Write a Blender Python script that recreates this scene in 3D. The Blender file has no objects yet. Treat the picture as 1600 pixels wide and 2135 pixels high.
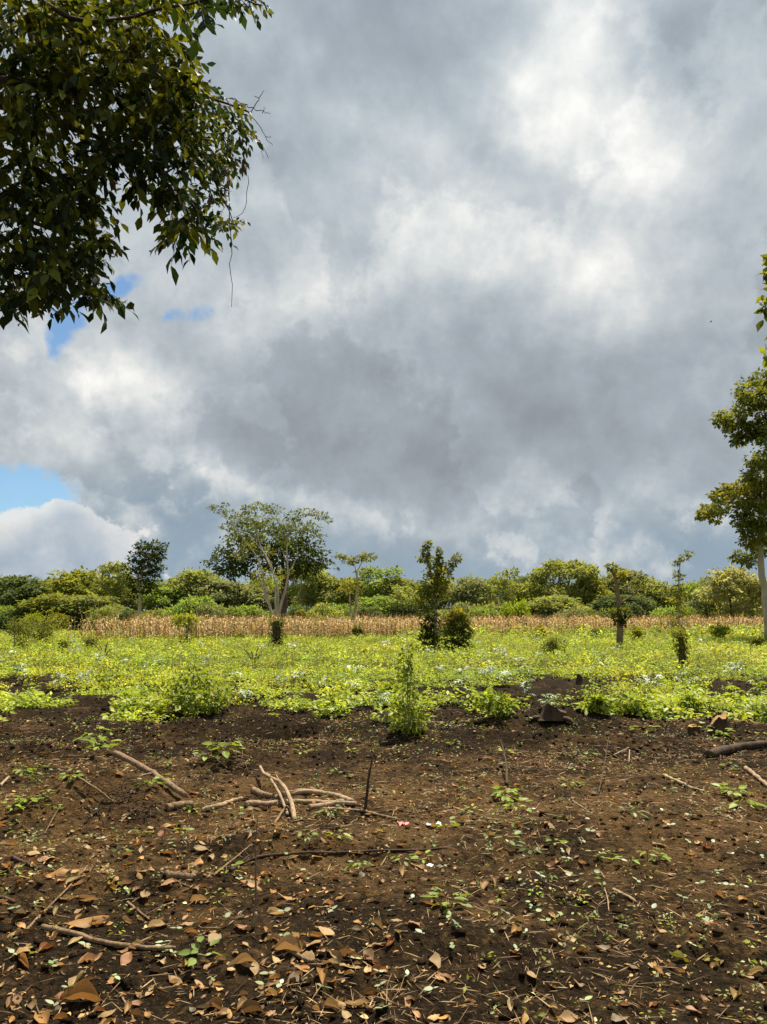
import bpy, math, random
import numpy as np
from mathutils import Vector, Matrix

random.seed(7)
RNG = np.random.default_rng(7)
scene = bpy.context.scene
COL = scene.collection

# ------------------------------------------------------------------ camera
CAM_H = 1.6
PITCH = math.radians(7.65)
cam_data = bpy.data.cameras.new("camera")
cam_data.sensor_fit = 'HORIZONTAL'
cam_data.sensor_width = 26.0
cam_data.lens = 26.0
cam_data.clip_start = 0.05
cam_data.clip_end = 6000
cam = bpy.data.objects.new("camera", cam_data)
cam.location = (0, 0, CAM_H)
cam.rotation_euler = (math.radians(90) + PITCH, 0, 0)
COL.objects.link(cam)
scene.camera = cam

EXPO = 1.1
GAIN = 2 ** EXPO
scene.view_settings.view_transform = 'Standard'
scene.view_settings.look = 'None'
scene.view_settings.exposure = EXPO
scene.view_settings.gamma = 1
scene.view_settings.use_curve_mapping = False

SUN_EL = math.radians(63)
SUN_AZ = math.radians(28)          # high, in front of the camera and to its right

def lin(c):
    c = c / 255.0
    return c / 12.92 if c <= 0.04045 else ((c + 0.055) / 1.055) ** 2.4
def L3(r, g, b, k=1.0):
    return (lin(r) * k, lin(g) * k, lin(b) * k, 1.0)

# ------------------------------------------------------------------ world: sky and broken cloud
world = bpy.data.worlds.new("World")
scene.world = world
world.use_nodes = True
NT = world.node_tree
world.cycles.sampling_method = 'MANUAL'
world.cycles.sample_map_resolution = 256
NT.nodes.clear()

class NB:
    """small helper to write node maths"""
    def __init__(self, nt): self.nt = nt
    def node(self, t, **kw):
        n = self.nt.nodes.new(t)
        for k, v in kw.items(): setattr(n, k, v)
        return n
    def put(self, sock, v):
        if v is None: return
        if isinstance(v, bpy.types.NodeSocket): self.nt.links.new(v, sock)
        else: sock.default_value = v
    def m(self, op, a, b=None, c=None, clamp=False):
        n = self.node('ShaderNodeMath', operation=op, use_clamp=clamp)
        self.put(n.inputs[0], a); self.put(n.inputs[1], b); self.put(n.inputs[2], c)
        return n.outputs[0]
    def add(self, a, b): return self.m('ADD', a, b)
    def sub(self, a, b): return self.m('SUBTRACT', a, b)
    def mul(self, a, b): return self.m('MULTIPLY', a, b)
    def mad(self, a, b, c): return self.m('MULTIPLY_ADD', a, b, c)
    def mixc(self, f, a, b, mode='MIX'):
        n = self.node('ShaderNodeMix', data_type='RGBA', blend_type=mode)
        self.put(n.inputs[0], f); self.put(n.inputs[6], a); self.put(n.inputs[7], b)
        return n.outputs[2]
    def ramp(self, f, stops, interp='LINEAR'):
        n = self.node('ShaderNodeValToRGB')
        cr = n.color_ramp; cr.interpolation = interp
        while len(cr.elements) > 1: cr.elements.remove(cr.elements[-1])
        cr.elements[0].position, cr.elements[0].color = stops[0]
        for p, c in stops[1:]:
            e = cr.elements.new(p); e.color = c
        self.put(n.inputs[0], f)
        return n.outputs[0]
    def mr(self, v, a, b, c=0.0, d=1.0, smooth=False):
        n = self.node('ShaderNodeMapRange', interpolation_type='SMOOTHSTEP' if smooth else 'LINEAR')
        self.put(n.inputs[0], v); self.put(n.inputs[1], a); self.put(n.inputs[2], b)
        self.put(n.inputs[3], c); self.put(n.inputs[4], d)
        return n.outputs[0]
    def xyz(self, x, y, z):
        n = self.node('ShaderNodeCombineXYZ')
        self.put(n.inputs[0], x); self.put(n.inputs[1], y); self.put(n.inputs[2], z)
        return n.outputs[0]
    def noise(self, vec, scale, detail=4.0, rough=0.5, dist=0.0, lac=2.0):
        n = self.node('ShaderNodeTexNoise')
        self.put(n.inputs['Vector'], vec); self.put(n.inputs['Scale'], scale)
        self.put(n.inputs['Detail'], detail); self.put(n.inputs['Roughness'], rough)
        self.put(n.inputs['Distortion'], dist); self.put(n.inputs['Lacunarity'], lac)
        return n.outputs['Fac'], n.outputs['Color']

def AE(px, py):
    """photo pixel -> azimuth, elevation"""
    dx, dy = (px - 800) / 1600, -(py - 1067.5) / 1600
    d = Vector((dx, math.cos(PITCH) - dy * math.sin(PITCH), math.sin(PITCH) + dy * math.cos(PITCH))).normalized()
    return math.atan2(d.x, d.y), math.asin(d.z)

w = NB(NT)
geo = w.node('ShaderNodeTexCoord').outputs['Generated']
sep = w.node('ShaderNodeSeparateXYZ'); NT.links.new(geo, sep.inputs[0])
sx, sy, sz = sep.outputs
az0 = w.m('ARCTAN2', sx, sy)
el0 = w.m('ARCSINE', sz)
# stereographic plane: seamless over the whole dome and without stretching
den = w.add(1.0, w.m('MAXIMUM', sz, -0.3))
plane = w.xyz(w.m('DIVIDE', sx, den), w.m('DIVIDE', sy, den), 0.0)
def noise2(scale, detail, rough, off=0.0, up=1.0):
    n = w.node('ShaderNodeTexNoise', noise_dimensions='2D')
    v = plane
    if up != 1.0:      # the same noise a little nearer the zenith
        vs = w.node('ShaderNodeVectorMath', operation='SCALE'); w.put(vs.inputs[0], plane); vs.inputs['Scale'].default_value = up; v = vs.outputs[0]
    if off:
        va = w.node('ShaderNodeVectorMath', operation='ADD'); w.put(va.inputs[0], v); va.inputs[1].default_value = (off, -off * 0.7, 0); v = va.outputs[0]
    w.put(n.inputs['Vector'], v); n.inputs['Scale'].default_value = scale
    n.inputs['Detail'].default_value = detail; n.inputs['Roughness'].default_value = rough
    return n
wn = noise2(3.6, 5, 0.56)
s1 = w.node('ShaderNodeSeparateColor'); NT.links.new(wn.outputs['Color'], s1.inputs[0])
az = w.mad(w.sub(s1.outputs[0], 0.5), 0.30, az0)
el = w.mad(w.sub(s1.outputs[1], 0.5), 0.26, el0)
AEV = w.xyz(az, el, 0.0)
AEV2 = w.xyz(w.mad(w.sub(s1.outputs[0], 0.5), 0.16, az0), w.mad(w.sub(s1.outputs[1], 0.5), 0.14, el0), 0.0)
def blob(px, py, rx, ry, rot=0.0, V=None):
    a, e = AE(px, py)
    mp = w.node('ShaderNodeMapping', vector_type='TEXTURE')
    w.put(mp.inputs[0], V or AEV)
    mp.inputs[1].default_value = (a, e, 0); mp.inputs[2].default_value = (0, 0, math.radians(rot))
    mp.inputs[3].default_value = (rx / 1600, ry / 1600, 1)
    d = w.node('ShaderNodeVectorMath', operation='DOT_PRODUCT')
    w.put(d.inputs[0], mp.outputs[0]); w.put(d.inputs[1], mp.outputs[0])
    return w.m('POWER', 0.3679, d.outputs['Value'])
def total(lst, base):
    t = base
    for amp, b in lst: t = w.mad(b, amp, t)
    return t
fb = noise2(2.6, 7, 0.60, 3.1).outputs['Fac']
fb2 = noise2(9.0, 6, 0.62, 7.7).outputs['Fac']
bright = total([
    (0.46, blob(1110, 110, 140, 170, 20)), (0.22, blob(1010, 200, 60, 60)), (0.09, blob(1250, 330, 300, 240, 60)),
    (0.12, blob(1180, 520, 220, 160)), (0.12, blob(560, 600, 360, 150, 25)), (0.06, blob(1000, 620, 300, 200)),
    (0.28, blob(230, 850, 170, 120, 15)), (0.22, blob(40, 740, 130, 110)), (0.18, blob(60, 900, 150, 60)),
    (0.14, blob(880, 1020, 260, 36, 4)), (0.15, blob(480, 1015, 190, 45, -8)), (0.08, blob(700, 330, 220, 220)),
    (-0.18, blob(850, 880, 430, 140, 4)), (-0.15, blob(340, 740, 260, 70, 18)), (-0.08, blob(700, 730, 220, 180)),
    (-0.16, blob(300, 970, 200, 50, -6)), (-0.16, blob(1180, 880, 320, 150)), (-0.12, blob(1080, 360, 160, 60, -30)),
    (-0.06, blob(1500, 150, 160, 240)), (-0.06, blob(1480, 720, 160, 260)),
    (-0.06, blob(600, 140, 200, 160)), (-0.10, blob(1330, 60, 60, 60)),
], 0.50)
fb3 = noise2(30.0, 5, 0.62, 2.3).outputs['Fac']
bright = w.mad(w.sub(fb, 0.5), 0.42, w.mad(w.sub(fb2, 0.5), 0.24, w.mad(w.sub(fb3, 0.5), 0.10, bright)))
sh1 = noise2(3.4, 9, 0.60, 11.3).outputs['Fac']
sh2 = noise2(7.5, 8, 0.62, 4.4).outputs['Fac']
edge1 = w.mr(sh1, 0.47, 0.545, -0.5, 0.5, True)
edge2 = w.mr(sh2, 0.48, 0.57, -0.5, 0.5, True)
rim = w.mul(w.m('MULTIPLY', w.add(0.5, edge1), w.sub(0.5, edge1)), 4.0)
bright = w.mad(edge1, -0.09, w.mad(edge2, 0.035, w.mad(rim, 0.06, bright)))
bil = w.sub(noise2(6.5, 6, 0.58, 5.2).outputs['Fac'], noise2(6.5, 6, 0.58, 5.2, 0.955).outputs['Fac'])
bright = w.mad(bil, w.mr(bright, 0.2, 0.75, 0.40, 1.0), bright)
cloud = w.ramp(bright, [
    (0.00, L3(126, 134, 143)), (0.22, L3(149, 156, 164)), (0.42, L3(168, 177, 185)),
    (0.60, L3(192, 200, 205)), (0.78, L3(219, 222, 222)), (1.0, L3(255, 253, 248))])
# bluish storm grey low over the horizon
low = w.mr(el, 0.05, 0.20, 1.0, 0.0, True)
low = w.mul(low, w.mr(bright, 0.46, 0.70, 1.0, 0.12, True))
stormcol = w.ramp(w.mad(w.sub(fb, 0.5), 0.8, w.mr(el0, 0.0, 0.18, 0.75, 0.25)), [(0.1, L3(122, 144, 162)), (0.9, L3(160, 180, 196))])
cloud = w.mixc(w.mul(low, 0.9), cloud, stormcol)
# top of the sky is a cooler grey
cool = w.mr(el0, 0.35, 0.9, 0.0, 0.55)
cloud = w.mixc(cool, cloud, w.mixc(1.0, cloud, (0.93, 1.0, 1.06, 1), 'MULTIPLY'))
# blue openings
gap = total([(0.95, blob(-50, 1050, 210, 95, V=AEV2)), (0.95, blob(100, 715, 42, 85, -15, V=AEV2)), (0.72, blob(205, 590, 60, 28, 35, V=AEV2)),
             (0.55, blob(375, 640, 100, 32, 25, V=AEV2)), (-0.55, blob(110, 1170, 170, 62, V=AEV2)), (-0.25, blob(40, 800, 120, 80, V=AEV2))], 0.0)
gap = w.mad(w.sub(fb2, 0.5), 1.0, w.mad(w.sub(fb3, 0.5), 0.75, gap))
gapm = w.mr(gap, 0.34, 0.72, 0, 0.95, True)
sky = w.node('ShaderNodeTexSky', sky_type='NISHITA')
sky.sun_disc = False
sky.sun_elevation = SUN_EL
sky.sun_rotation = SUN_AZ
sky.altitude = 100; sky.air_density = 1.0; sky.dust_density = 0.6; sky.ozone_density = 2.0
SKY_K = 0.058
skyc = w.mixc(1.0, sky.outputs[0], (SKY_K * 0.80, SKY_K * 0.98, SKY_K * 1.05, 1), 'MULTIPLY')
# bright heap cloud low on one side
puff = noise2(17.0, 6, 0.6, 1.3).outputs['Fac']
heap = total([(1.0, blob(90, 1200, 230, 110, V=AEV2)), (0.55, blob(120, 1100, 75, 55, V=AEV2)), (0.5, blob(0, 1230, 260, 60, V=AEV2))], 0.0)
heap = w.mad(w.sub(puff, 0.5), 1.0, w.mad(w.sub(fb3, 0.5), 0.6, heap))
heapm = w.mr(heap, 0.44, 0.56, 0, 1, True)
heapc = w.ramp(w.mad(w.sub(puff, 0.5), 1.3, w.mr(heap, 0.4, 1.2, 0.95, 0.30)), [(0.1, L3(160, 176, 192)), (0.5, L3(196, 204, 212)), (0.9, L3(236, 234, 229))])
col = w.mixc(1.0, cloud, (1 / GAIN, 1 / GAIN, 1 / GAIN, 1), 'MULTIPLY')
col = w.mixc(gapm, col, skyc)
col = w.mixc(w.mul(heapm, 0.85), col, w.mixc(1.0, heapc, (1 / GAIN, 1 / GAIN, 1 / GAIN, 1), 'MULTIPLY'))
# below the horizon (only seen by bounce light): dull earth
col = w.mixc(w.mr(sz, -0.05, -0.01, 1, 0), col, (0.10, 0.10, 0.06, 1))
bg = w.node('ShaderNodeBackground')
NT.links.new(col, bg.inputs[0]); bg.inputs[1].default_value = 1.0
out = w.node('ShaderNodeOutputWorld'); NT.links.new(bg.outputs[0], out.inputs[0])

# ------------------------------------------------------------------ sun
sd = bpy.data.lights.new("sun", 'SUN')
sd.energy = 4.8
sd.angle = math.radians(4.0)
sd.color = (1.0, 0.90, 0.75)
sun = bpy.data.objects.new("sun", sd)
sdir = Vector((math.sin(SUN_AZ) * math.cos(SUN_EL), math.cos(SUN_AZ) * math.cos(SUN_EL), math.sin(SUN_EL)))
sun.rotation_euler = sdir.to_track_quat('Z', 'Y').to_euler()
sun.location = (0, 0, 30)
COL.objects.link(sun)

scene.cycles.max_bounces = 5
scene.cycles.diffuse_bounces = 2
scene.cycles.glossy_bounces = 2
scene.cycles.transmission_bounces = 4
scene.cycles.transparent_max_bounces = 4
scene.cycles.use_denoising = True

# ------------------------------------------------------------------ geometry helpers
def W(px, py, Y):
    """world point seen at photo pixel (px, py), Y metres ahead"""
    dx, dy = (px - 800) / 1600, -(py - 1067.5) / 1600
    vy = math.cos(PITCH) - dy * math.sin(PITCH)
    vz = math.sin(PITCH) + dy * math.cos(PITCH)
    t = Y / vy
    return np.array((dx * t, Y, CAM_H + vz * t))

_T = np.random.default_rng(99).random((256, 256))
def vnoise(x, y):
    x = np.asarray(x, float); y = np.asarray(y, float)
    xi = np.floor(x).astype(int); yi = np.floor(y).astype(int)
    fx = x - xi; fy = y - yi
    fx = fx * fx * (3 - 2 * fx); fy = fy * fy * (3 - 2 * fy)
    a = _T[xi & 255, yi & 255]; b = _T[(xi + 1) & 255, yi & 255]
    c = _T[xi & 255, (yi + 1) & 255]; d = _T[(xi + 1) & 255, (yi + 1) & 255]
    return (a * (1 - fx) + b * fx) * (1 - fy) + (c * (1 - fx) + d * fx) * fy
def fbm(x, y, o=4, g=0.5):
    s = 0; a = 1; t = 0
    for i in range(o):
        s = s + a * vnoise(x * 2 ** i + 17.3 * i, y * 2 ** i + 9.1 * i); t += a; a *= g
    return s / t - 0.5
def sstep(a, b, v):
    t = np.clip((v - a) / (b - a), 0, 1); return t * t * (3 - 2 * t)

def flat(px, py):
    dx, dy = (px - 800) / 1600, -(py - 1067.5) / 1600
    vy = math.cos(PITCH) - dy * math.sin(PITCH); vz = math.sin(PITCH) + dy * math.cos(PITCH)
    t = CAM_H / -vz
    return dx * t, vy * t
# mounds, hollows and furrow ridges of the cleared strip: (pixel x, pixel y, rx m, ry m, height m)
MOUNDS = []
for px, py, rx, ry, h in [
    (215, 1680, 0.52, 0.36, 0.17), (120, 1690, 0.5, 0.4, 0.08),
    (490, 1590, 0.42, 0.30, 0.13), (395, 1530, 0.5, 0.30, 0.14), (375, 1550, 0.22, 0.12, -0.13), (330, 1560, 0.35, 0.2, 0.05),
    (590, 1532, 0.42, 0.16, -0.13), (560, 1518, 0.5, 0.18, 0.10), (655, 1528, 0.4, 0.3, 0.09), (70, 1570, 0.5, 0.22, 0.09),
    (850, 1535, 0.42, 0.32, 0.16), (980, 1545, 0.5, 0.3, 0.07), (1150, 1510, 0.7, 0.4, 0.15), (1490, 1525, 0.6, 0.35, 0.12),
    (1090, 1550, 0.9, 0.25, 0.08), (1340, 1556, 1.0, 0.25, 0.07), (130, 1860, 0.5, 0.3, 0.07), (330, 1850, 0.35, 0.22, 0.06),
    (560, 1770, 0.6, 0.2, 0.07), (720, 1790, 0.6, 0.18, -0.04), (960, 1960, 0.4, 0.2, 0.05), (720, 2060, 0.12, 0.10, -0.05),
    (1100, 2060, 0.10, 0.08, -0.05), (1500, 1985, 0.14, 0.07, -0.05), (1250, 1720, 0.9, 0.4, 0.05)]:
    fx_, fy_ = flat(px, py); MOUNDS.append((fx_, fy_, rx, ry, h * 1.45))
def gh(x, y):
    x = np.asarray(x, float); y = np.asarray(y, float)
    near = 1 - sstep(14, 30, y)
    z = 0.10 * fbm(x / 3.0, y / 3.0, 3) * near + 0.25 * fbm(x / 14 + 5, y / 14, 2) * sstep(18, 60, y) * 0.5
    # plough ridges running across, beyond the trampled strip
    band = sstep(9.6, 10.8, y) * (1 - sstep(17, 22, y))
    wv = y + 0.9 * fbm(x / 2.2, y / 6 + 3, 3)
    z = z + band * 0.105 * np.cos(wv * 2 * math.pi / 1.9) * (0.6 + fbm(x / 1.3, y / 1.3 + 40, 2))
    for mx, my, rx, ry, h in MOUNDS:
        z = z + h * np.exp(-(((x - mx) / rx) ** 2 + ((y - my) / ry) ** 2))
    z = z + near * (0.075 * fbm(x / 0.42 + 3, y / 0.42, 3) + 0.036 * np.abs(fbm(x / 0.13, y / 0.13 + 8, 3)) * 2 - 0.018)
    z = z + (1 - sstep(9, 14, y)) * 0.024 * fbm(x / 0.06, y / 0.06 + 4, 2)
    return z
def G(px, py):
    """ground point seen at a photo pixel"""
    dx, dy = (px - 800) / 1600, -(py - 1067.5) / 1600
    vy = math.cos(PITCH) - dy * math.sin(PITCH); vz = math.sin(PITCH) + dy * math.cos(PITCH)
    t0 = CAM_H / -vz
    ts = np.linspace(t0 * 0.72, t0 * 1.22, 160)
    below = CAM_H + vz * ts < gh(dx * ts, vy * ts)
    i = int(np.argmax(below)) if below.any() else 80
    ts = np.linspace(ts[max(i - 1, 0)], ts[i], 12)
    below = CAM_H + vz * ts < gh(dx * ts, vy * ts)
    t = ts[int(np.argmax(below)) if below.any() else -1]
    return np.array((dx * t, vy * t, float(gh(dx * t, vy * t))))
def pxs(n, Y):                      # photo pixels -> metres at distance Y
    return n * Y / 1600.0

def unit(v):
    v = np.asarray(v, float)
    return v / np.maximum(np.linalg.norm(v, axis=-1, keepdims=True), 1e-9)
def rnd(a, b, n=None): return RNG.uniform(a, b, n)

class MB:
    """collects arrays of vertices and faces for ONE mesh"""
    def __init__(self): self.v = []; self.f = {3: [], 4: []}; self.c = []; self.n = 0
    def add(self, v, faces, col=None):
        v = np.asarray(v, float).reshape(-1, 3)
        for fa in faces:
            fa = np.asarray(fa, int)
            self.f[fa.shape[1]].append(fa + self.n)
        if col is None: col = np.ones((len(v), 3)) * 0.5
        col = np.asarray(col, float)
        if col.ndim == 1: col = np.tile(col, (len(v), 1))
        self.v.append(v); self.c.append(col); self.n += len(v)
    def mesh(self, name, mat=None, smooth=False):
        v = np.concatenate(self.v) if self.v else np.zeros((0, 3)); c = np.concatenate(self.c) if self.c else np.zeros((0, 3))
        me = bpy.data.meshes.new(name)
        parts = [(k, np.concatenate(a)) for k, a in self.f.items() if a]
        nl = sum(k * len(a) for k, a in parts); nf = sum(len(a) for k, a in parts)
        me.vertices.add(len(v)); me.vertices.foreach_set('co', v.astype(np.float32).ravel())
        me.loops.add(nl); me.polygons.add(nf)
        me.loops.foreach_set('vertex_index', np.concatenate([a.ravel() for k, a in parts]).astype(np.int32))
        tot = np.concatenate([np.full(len(a), k) for k, a in parts]); st = np.concatenate(([0], np.cumsum(tot)[:-1]))
        me.polygons.foreach_set('loop_start', st.astype(np.int32))
        if smooth: me.polygons.foreach_set('use_smooth', np.ones(nf, bool))
        me.update(calc_edges=True)
        at = me.color_attributes.new('Col', 'FLOAT_COLOR', 'POINT')
        at.data.foreach_set('color', np.concatenate([c, np.ones((len(c), 1))], 1).astype(np.float32).ravel())
        if mat: me.materials.append(mat)
        return me
    def build(self, name, mat=None, parent=None, smooth=False):
        o = bpy.data.objects.new(name, self.mesh(name, mat, smooth)); COL.objects.link(o)
        if parent is not None: o.parent = parent
        return o

def link(name, me, parent=None, loc=None, rot=None, scale=None, mat4=None, color=None):
    o = bpy.data.objects.new(name, me); COL.objects.link(o)
    if parent is not None: o.parent = parent
    if mat4 is not None: o.matrix_local = mat4
    else:
        if loc is not None: o.location = loc
        if rot is not None: o.rotation_euler = rot
        if scale is not None: o.scale = (scale,) * 3 if not hasattr(scale, '__len__') else scale
    if color is not None: o.color = (*color, 1)
    return o
def tag(o, label=None, cat=None, group=None, kind=None):
    if label: o['label'] = label
    if cat: o['category'] = cat
    if group: o['group'] = group
    if kind: o['kind'] = kind
    return o
def empty(name, loc, label=None, cat=None, group=None):
    o = bpy.data.objects.new(name, None); o.location = tuple(loc); o.empty_display_size = 0.1; COL.objects.link(o)
    return tag(o, label, cat, group)

# leaf templates: (u across, v along, n lift), faces
T_DIA = (np.array([(0, 0, 0), (.5, .42, .10), (0, 1, -.06), (-.5, .42, .10)]), [np.array([(0, 1, 2), (0, 2, 3)])])
T_LEAF = (np.array([(0, 0, 0), (.34, .22, .05), (0, .25, -.02), (-.34, .22, .05), (.5, .55, .05), (0, .58, -.05), (-.5, .55, .05), (0, 1, -.16)]),
          [np.array([(0, 1, 2), (0, 2, 3), (4, 7, 5), (5, 7, 6)]), np.array([(2, 1, 4, 5), (3, 2, 5, 6)])])
T_STRAW = (np.array([(0, 0, 0), (.5, .3, .012), (.4, .7, .02), (0, 1, 0), (-.4, .7, .02), (-.5, .3, .012)]), [np.array([(0, 1, 5), (2, 3, 4)]), np.array([(1, 2, 4, 5)])])
def add_leaves(mb, pos, axis, nrm, L, Wd, col, T=T_DIA):
    n = len(pos)
    if n == 0: return
    a = unit(axis); nn = unit(nrm - (nrm * a).sum(1, keepdims=True) * a); s = np.cross(a, nn)
    t, faces = T
    k = len(t)
    L = np.broadcast_to(L, (n,))[:, None, None]; Wd = np.broadcast_to(Wd, (n,))[:, None, None]
    v = pos[:, None, :] + s[:, None, :] * t[None, :, 0:1] * Wd + a[:, None, :] * t[None, :, 1:2] * L + nn[:, None, :] * t[None, :, 2:3] * L
    off = (np.arange(n) * k)[:, None, None]
    mb.add(v.reshape(-1, 3), [(f[None] + off).reshape(-1, f.shape[1]) for f in faces], np.repeat(col, k, 0))
def sph(n):
    v = RNG.normal(size=(n, 3)); return unit(v)
def palette(n, cols, jit=0.18):
    cols = np.asarray(cols, float)
    i = RNG.integers(0, len(cols), n); f = RNG.random((n, 1))
    c = cols[i] * (1 - f) + cols[RNG.integers(0, len(cols), n)] * f
    return np.clip(c * np.exp(RNG.normal(0, jit, (n, 1))), 0.004, 0.8)
def clump(mb, c, r, n, L, cols, up=0.8, T=T_DIA, wr=0.55, droop=0.15, lump=0.25):
    """a clump of leaves in an ellipsoid, denser towards its skin, uneven in outline"""
    d = sph(n); c = np.asarray(c, float); r = np.broadcast_to(np.asarray(r, float), (3,))
    ph = rnd(0, 6.28, 6)
    lf = 1 + lump * (np.sin(3.1 * d[:, 0] * 2 + ph[0]) * np.sin(2.7 * d[:, 1] * 2 + ph[1]) + 0.7 * np.sin(5 * d[:, 2] + ph[2] + 4 * d[:, 0]))
    rr = (0.35 + 0.65 * RNG.random(n) ** 0.55) * lf
    p = c + d * r * rr[:, None]
    ax = d + sph(n) * 0.8 + np.array((0, 0, -droop)); nr = sph(n) * 0.75 + d * 0.35 + np.array((0, 0, up))
    ln = L * np.exp(RNG.normal(0, 0.25, n))
    base = palette(1, cols, 0.12)
    col = palette(n, cols, 0.2) * 0.65 + base * 0.35
    add_leaves(mb, p, ax, nr, ln, ln * wr, col, T)

def tube(mb, pts, rad, sides=6, col=None, rough=0.0, cap=True):
    pts = np.asarray(pts, float); n = len(pts)
    rad = np.broadcast_to(np.asarray(rad, float), (n,))
    tg = unit(np.gradient(pts, axis=0))
    ref = np.array((0, 0, 1.0)) if abs(tg[:, 2]).mean() < 0.8 else np.array((1.0, 0, 0))
    s = unit(np.cross(tg, ref)); u = np.cross(s, tg)
    a = np.linspace(0, 2 * math.pi, sides, endpoint=False)
    ring = s[:, None, :] * np.cos(a)[None, :, None] + u[:, None, :] * np.sin(a)[None, :, None]
    rr = rad[:, None] * (1 + rough * RNG.normal(size=(n, sides)))
    v = pts[:, None, :] + ring * rr[:, :, None]
    q = []
    for i in range(n - 1):
        for j in range(sides):
            k = (j + 1) % sides
            q.append((i * sides + j, i * sides + k, (i + 1) * sides + k, (i + 1) * sides + j))
    vv = v.reshape(-1, 3); fs = [np.array(q)]
    if cap:
        vv = np.concatenate([vv, pts[:1], pts[-1:]])
        m = n * sides
        fs.append(np.array([(m, (j + 1) % sides, j) for j in range(sides)] + [(m + 1, (n - 1) * sides + j, (n - 1) * sides + (j + 1) % sides) for j in range(sides)]))
    mb.add(vv, fs, col)
def bend(pts, n=8, wob=0.0):
    """resample a polyline smoothly and let it wander a little"""
    pts = np.asarray(pts, float); m = len(pts)
    t = np.linspace(0, m - 1, n); out = []
    for x in t:
        i = min(int(x), m - 2); f = x - i
        p0, p1, p2, p3 = pts[max(i - 1, 0)], pts[i], pts[i + 1], pts[min(i + 2, m - 1)]
        out.append(0.5 * (2 * p1 + (p2 - p0) * f + (2 * p0 - 5 * p1 + 4 * p2 - p3) * f ** 2 + (3 * p1 - p0 - 3 * p2 + p3) * f ** 3))
    out = np.array(out)
    if wob: out[1:-1] += RNG.normal(0, wob, (n - 2, 3))
    return out

# ------------------------------------------------------------------ materials
def new_mat(name):
    m = bpy.data.materials.new(name); m.use_nodes = True; m.node_tree.nodes.clear()
    return m, NB(m.node_tree)
def finish(b, shader, disp=None):
    o = b.node('ShaderNodeOutputMaterial'); b.nt.links.new(shader, o.inputs[0])
def principled(b, col, rough, spec=0.5, normal=None):
    p = b.node('ShaderNodeBsdfPrincipled')
    b.put(p.inputs['Base Color'], col); b.put(p.inputs['Roughness'], rough); b.put(p.inputs['Specular IOR Level'], spec)
    if normal is not None: b.put(p.inputs['Normal'], normal)
    return p.outputs[0]
def bump(b, h, strength, dist):
    n = b.node('ShaderNodeBump'); b.put(n.inputs['Height'], h); n.inputs['Strength'].default_value = strength; n.inputs['Distance'].default_value = dist
    return n.outputs[0]
def leaf_mat(name, trans=0.35, rough=0.45, spec=0.5, src='Col', tcol=(1.25, 1.15, 0.55, 1), veins=0.0):
    m, b = new_mat(name)
    if src == 'Col':
        a = b.node('ShaderNodeAttribute', attribute_name='Col'); col = a.outputs['Color']
    else:
        col = b.node('ShaderNodeObjectInfo').outputs['Color']
    tc = b.node('ShaderNodeTexCoord').outputs['Object']
    nf, _ = b.noise(tc, 9.0 if src == 'Col' else 40.0, 4, 0.6)
    col = b.mixc(1.0, col, b.ramp(nf, [(0.3, (0.72, 0.72, 0.70, 1)), (0.7, (1.22, 1.20, 1.15, 1))]), 'MULTIPLY')
    if veins:
        nv, _ = b.noise(tc, 140.0, 3, 0.7)
        col = b.mixc(1.0, col, b.ramp(nv, [(0.36, (1 - veins, 1 - veins, 1 - veins, 1)), (0.6, (1.1, 1.1, 1.1, 1))]), 'MULTIPLY')
    p = principled(b, col, rough, spec)
    t = b.node('ShaderNodeBsdfTranslucent'); b.put(t.inputs[0], b.mixc(1.0, col, tcol, 'MULTIPLY'))
    mx = b.node('ShaderNodeMixShader'); mx.inputs[0].default_value = trans
    b.nt.links.new(p, mx.inputs[1]); b.nt.links.new(t.outputs[0], mx.inputs[2])
    finish(b, mx.outputs[0]); return m
def bark_mat(name, c1, c2, scale=30.0, stretch=(1, 1, 0.25), bs=0.5):
    m, b = new_mat(name)
    tc = b.node('ShaderNodeTexCoord').outputs['Object']
    mp = b.node('ShaderNodeMapping'); b.put(mp.inputs[0], tc); mp.inputs[3].default_value = stretch
    nf, _ = b.noise(mp.outputs[0], scale, 6, 0.65)
    n2, _ = b.noise(tc, scale * 0.2, 3, 0.6)
    col = b.ramp(b.mad(n2, 0.6, b.mul(nf, 0.5)), [(0.35, (*c1, 1)), (0.7, (*c2, 1))])
    finish(b, principled(b, col, 0.85, 0.25, bump(b, nf, bs, 0.02))); return m
M = {}
M['field_leaf'] = leaf_mat('field_leaf', 0.45, 0.60, 0.28)
M['tree_leaf'] = leaf_mat('tree_leaf', 0.45, 0.65, 0.12)
M['over_leaf'] = leaf_mat('overhang_leaf', 0.32, 0.6, 0.18)
M['over_leaf_obj'] = leaf_mat('overhang_leaf_single', 0.32, 0.6, 0.18, src='obj')
M['obj_leaf'] = leaf_mat('plant_leaf', 0.42, 0.5, 0.35, src='obj')
M['pale_leaf'] = leaf_mat('pale_leaf', 0.22, 0.5, 0.4, src='obj', tcol=(1.0, 1.1, 0.7, 1))
M['dry_leaf'] = leaf_mat('dead_leaf', 0.30, 0.6, 0.35, src='obj', tcol=(1.1, 0.95, 0.75, 1), veins=0.35)
M['dry_bits'] = leaf_mat('dead_leaf_bits', 0.25, 0.7, 0.25, tcol=(1.2, 0.9, 0.55, 1))
M['corn'] = leaf_mat('dry_corn', 0.30, 0.65, 0.25, tcol=(1.15, 0.95, 0.6, 1))
M['corn_obj'] = leaf_mat('dry_corn_stalk', 0.30, 0.65, 0.25, src='obj', tcol=(1.15, 0.95, 0.6, 1))
M['pale_bark'] = bark_mat('pale_bark', (0.24, 0.19, 0.13), (0.52, 0.44, 0.32), 6.0)
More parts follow.
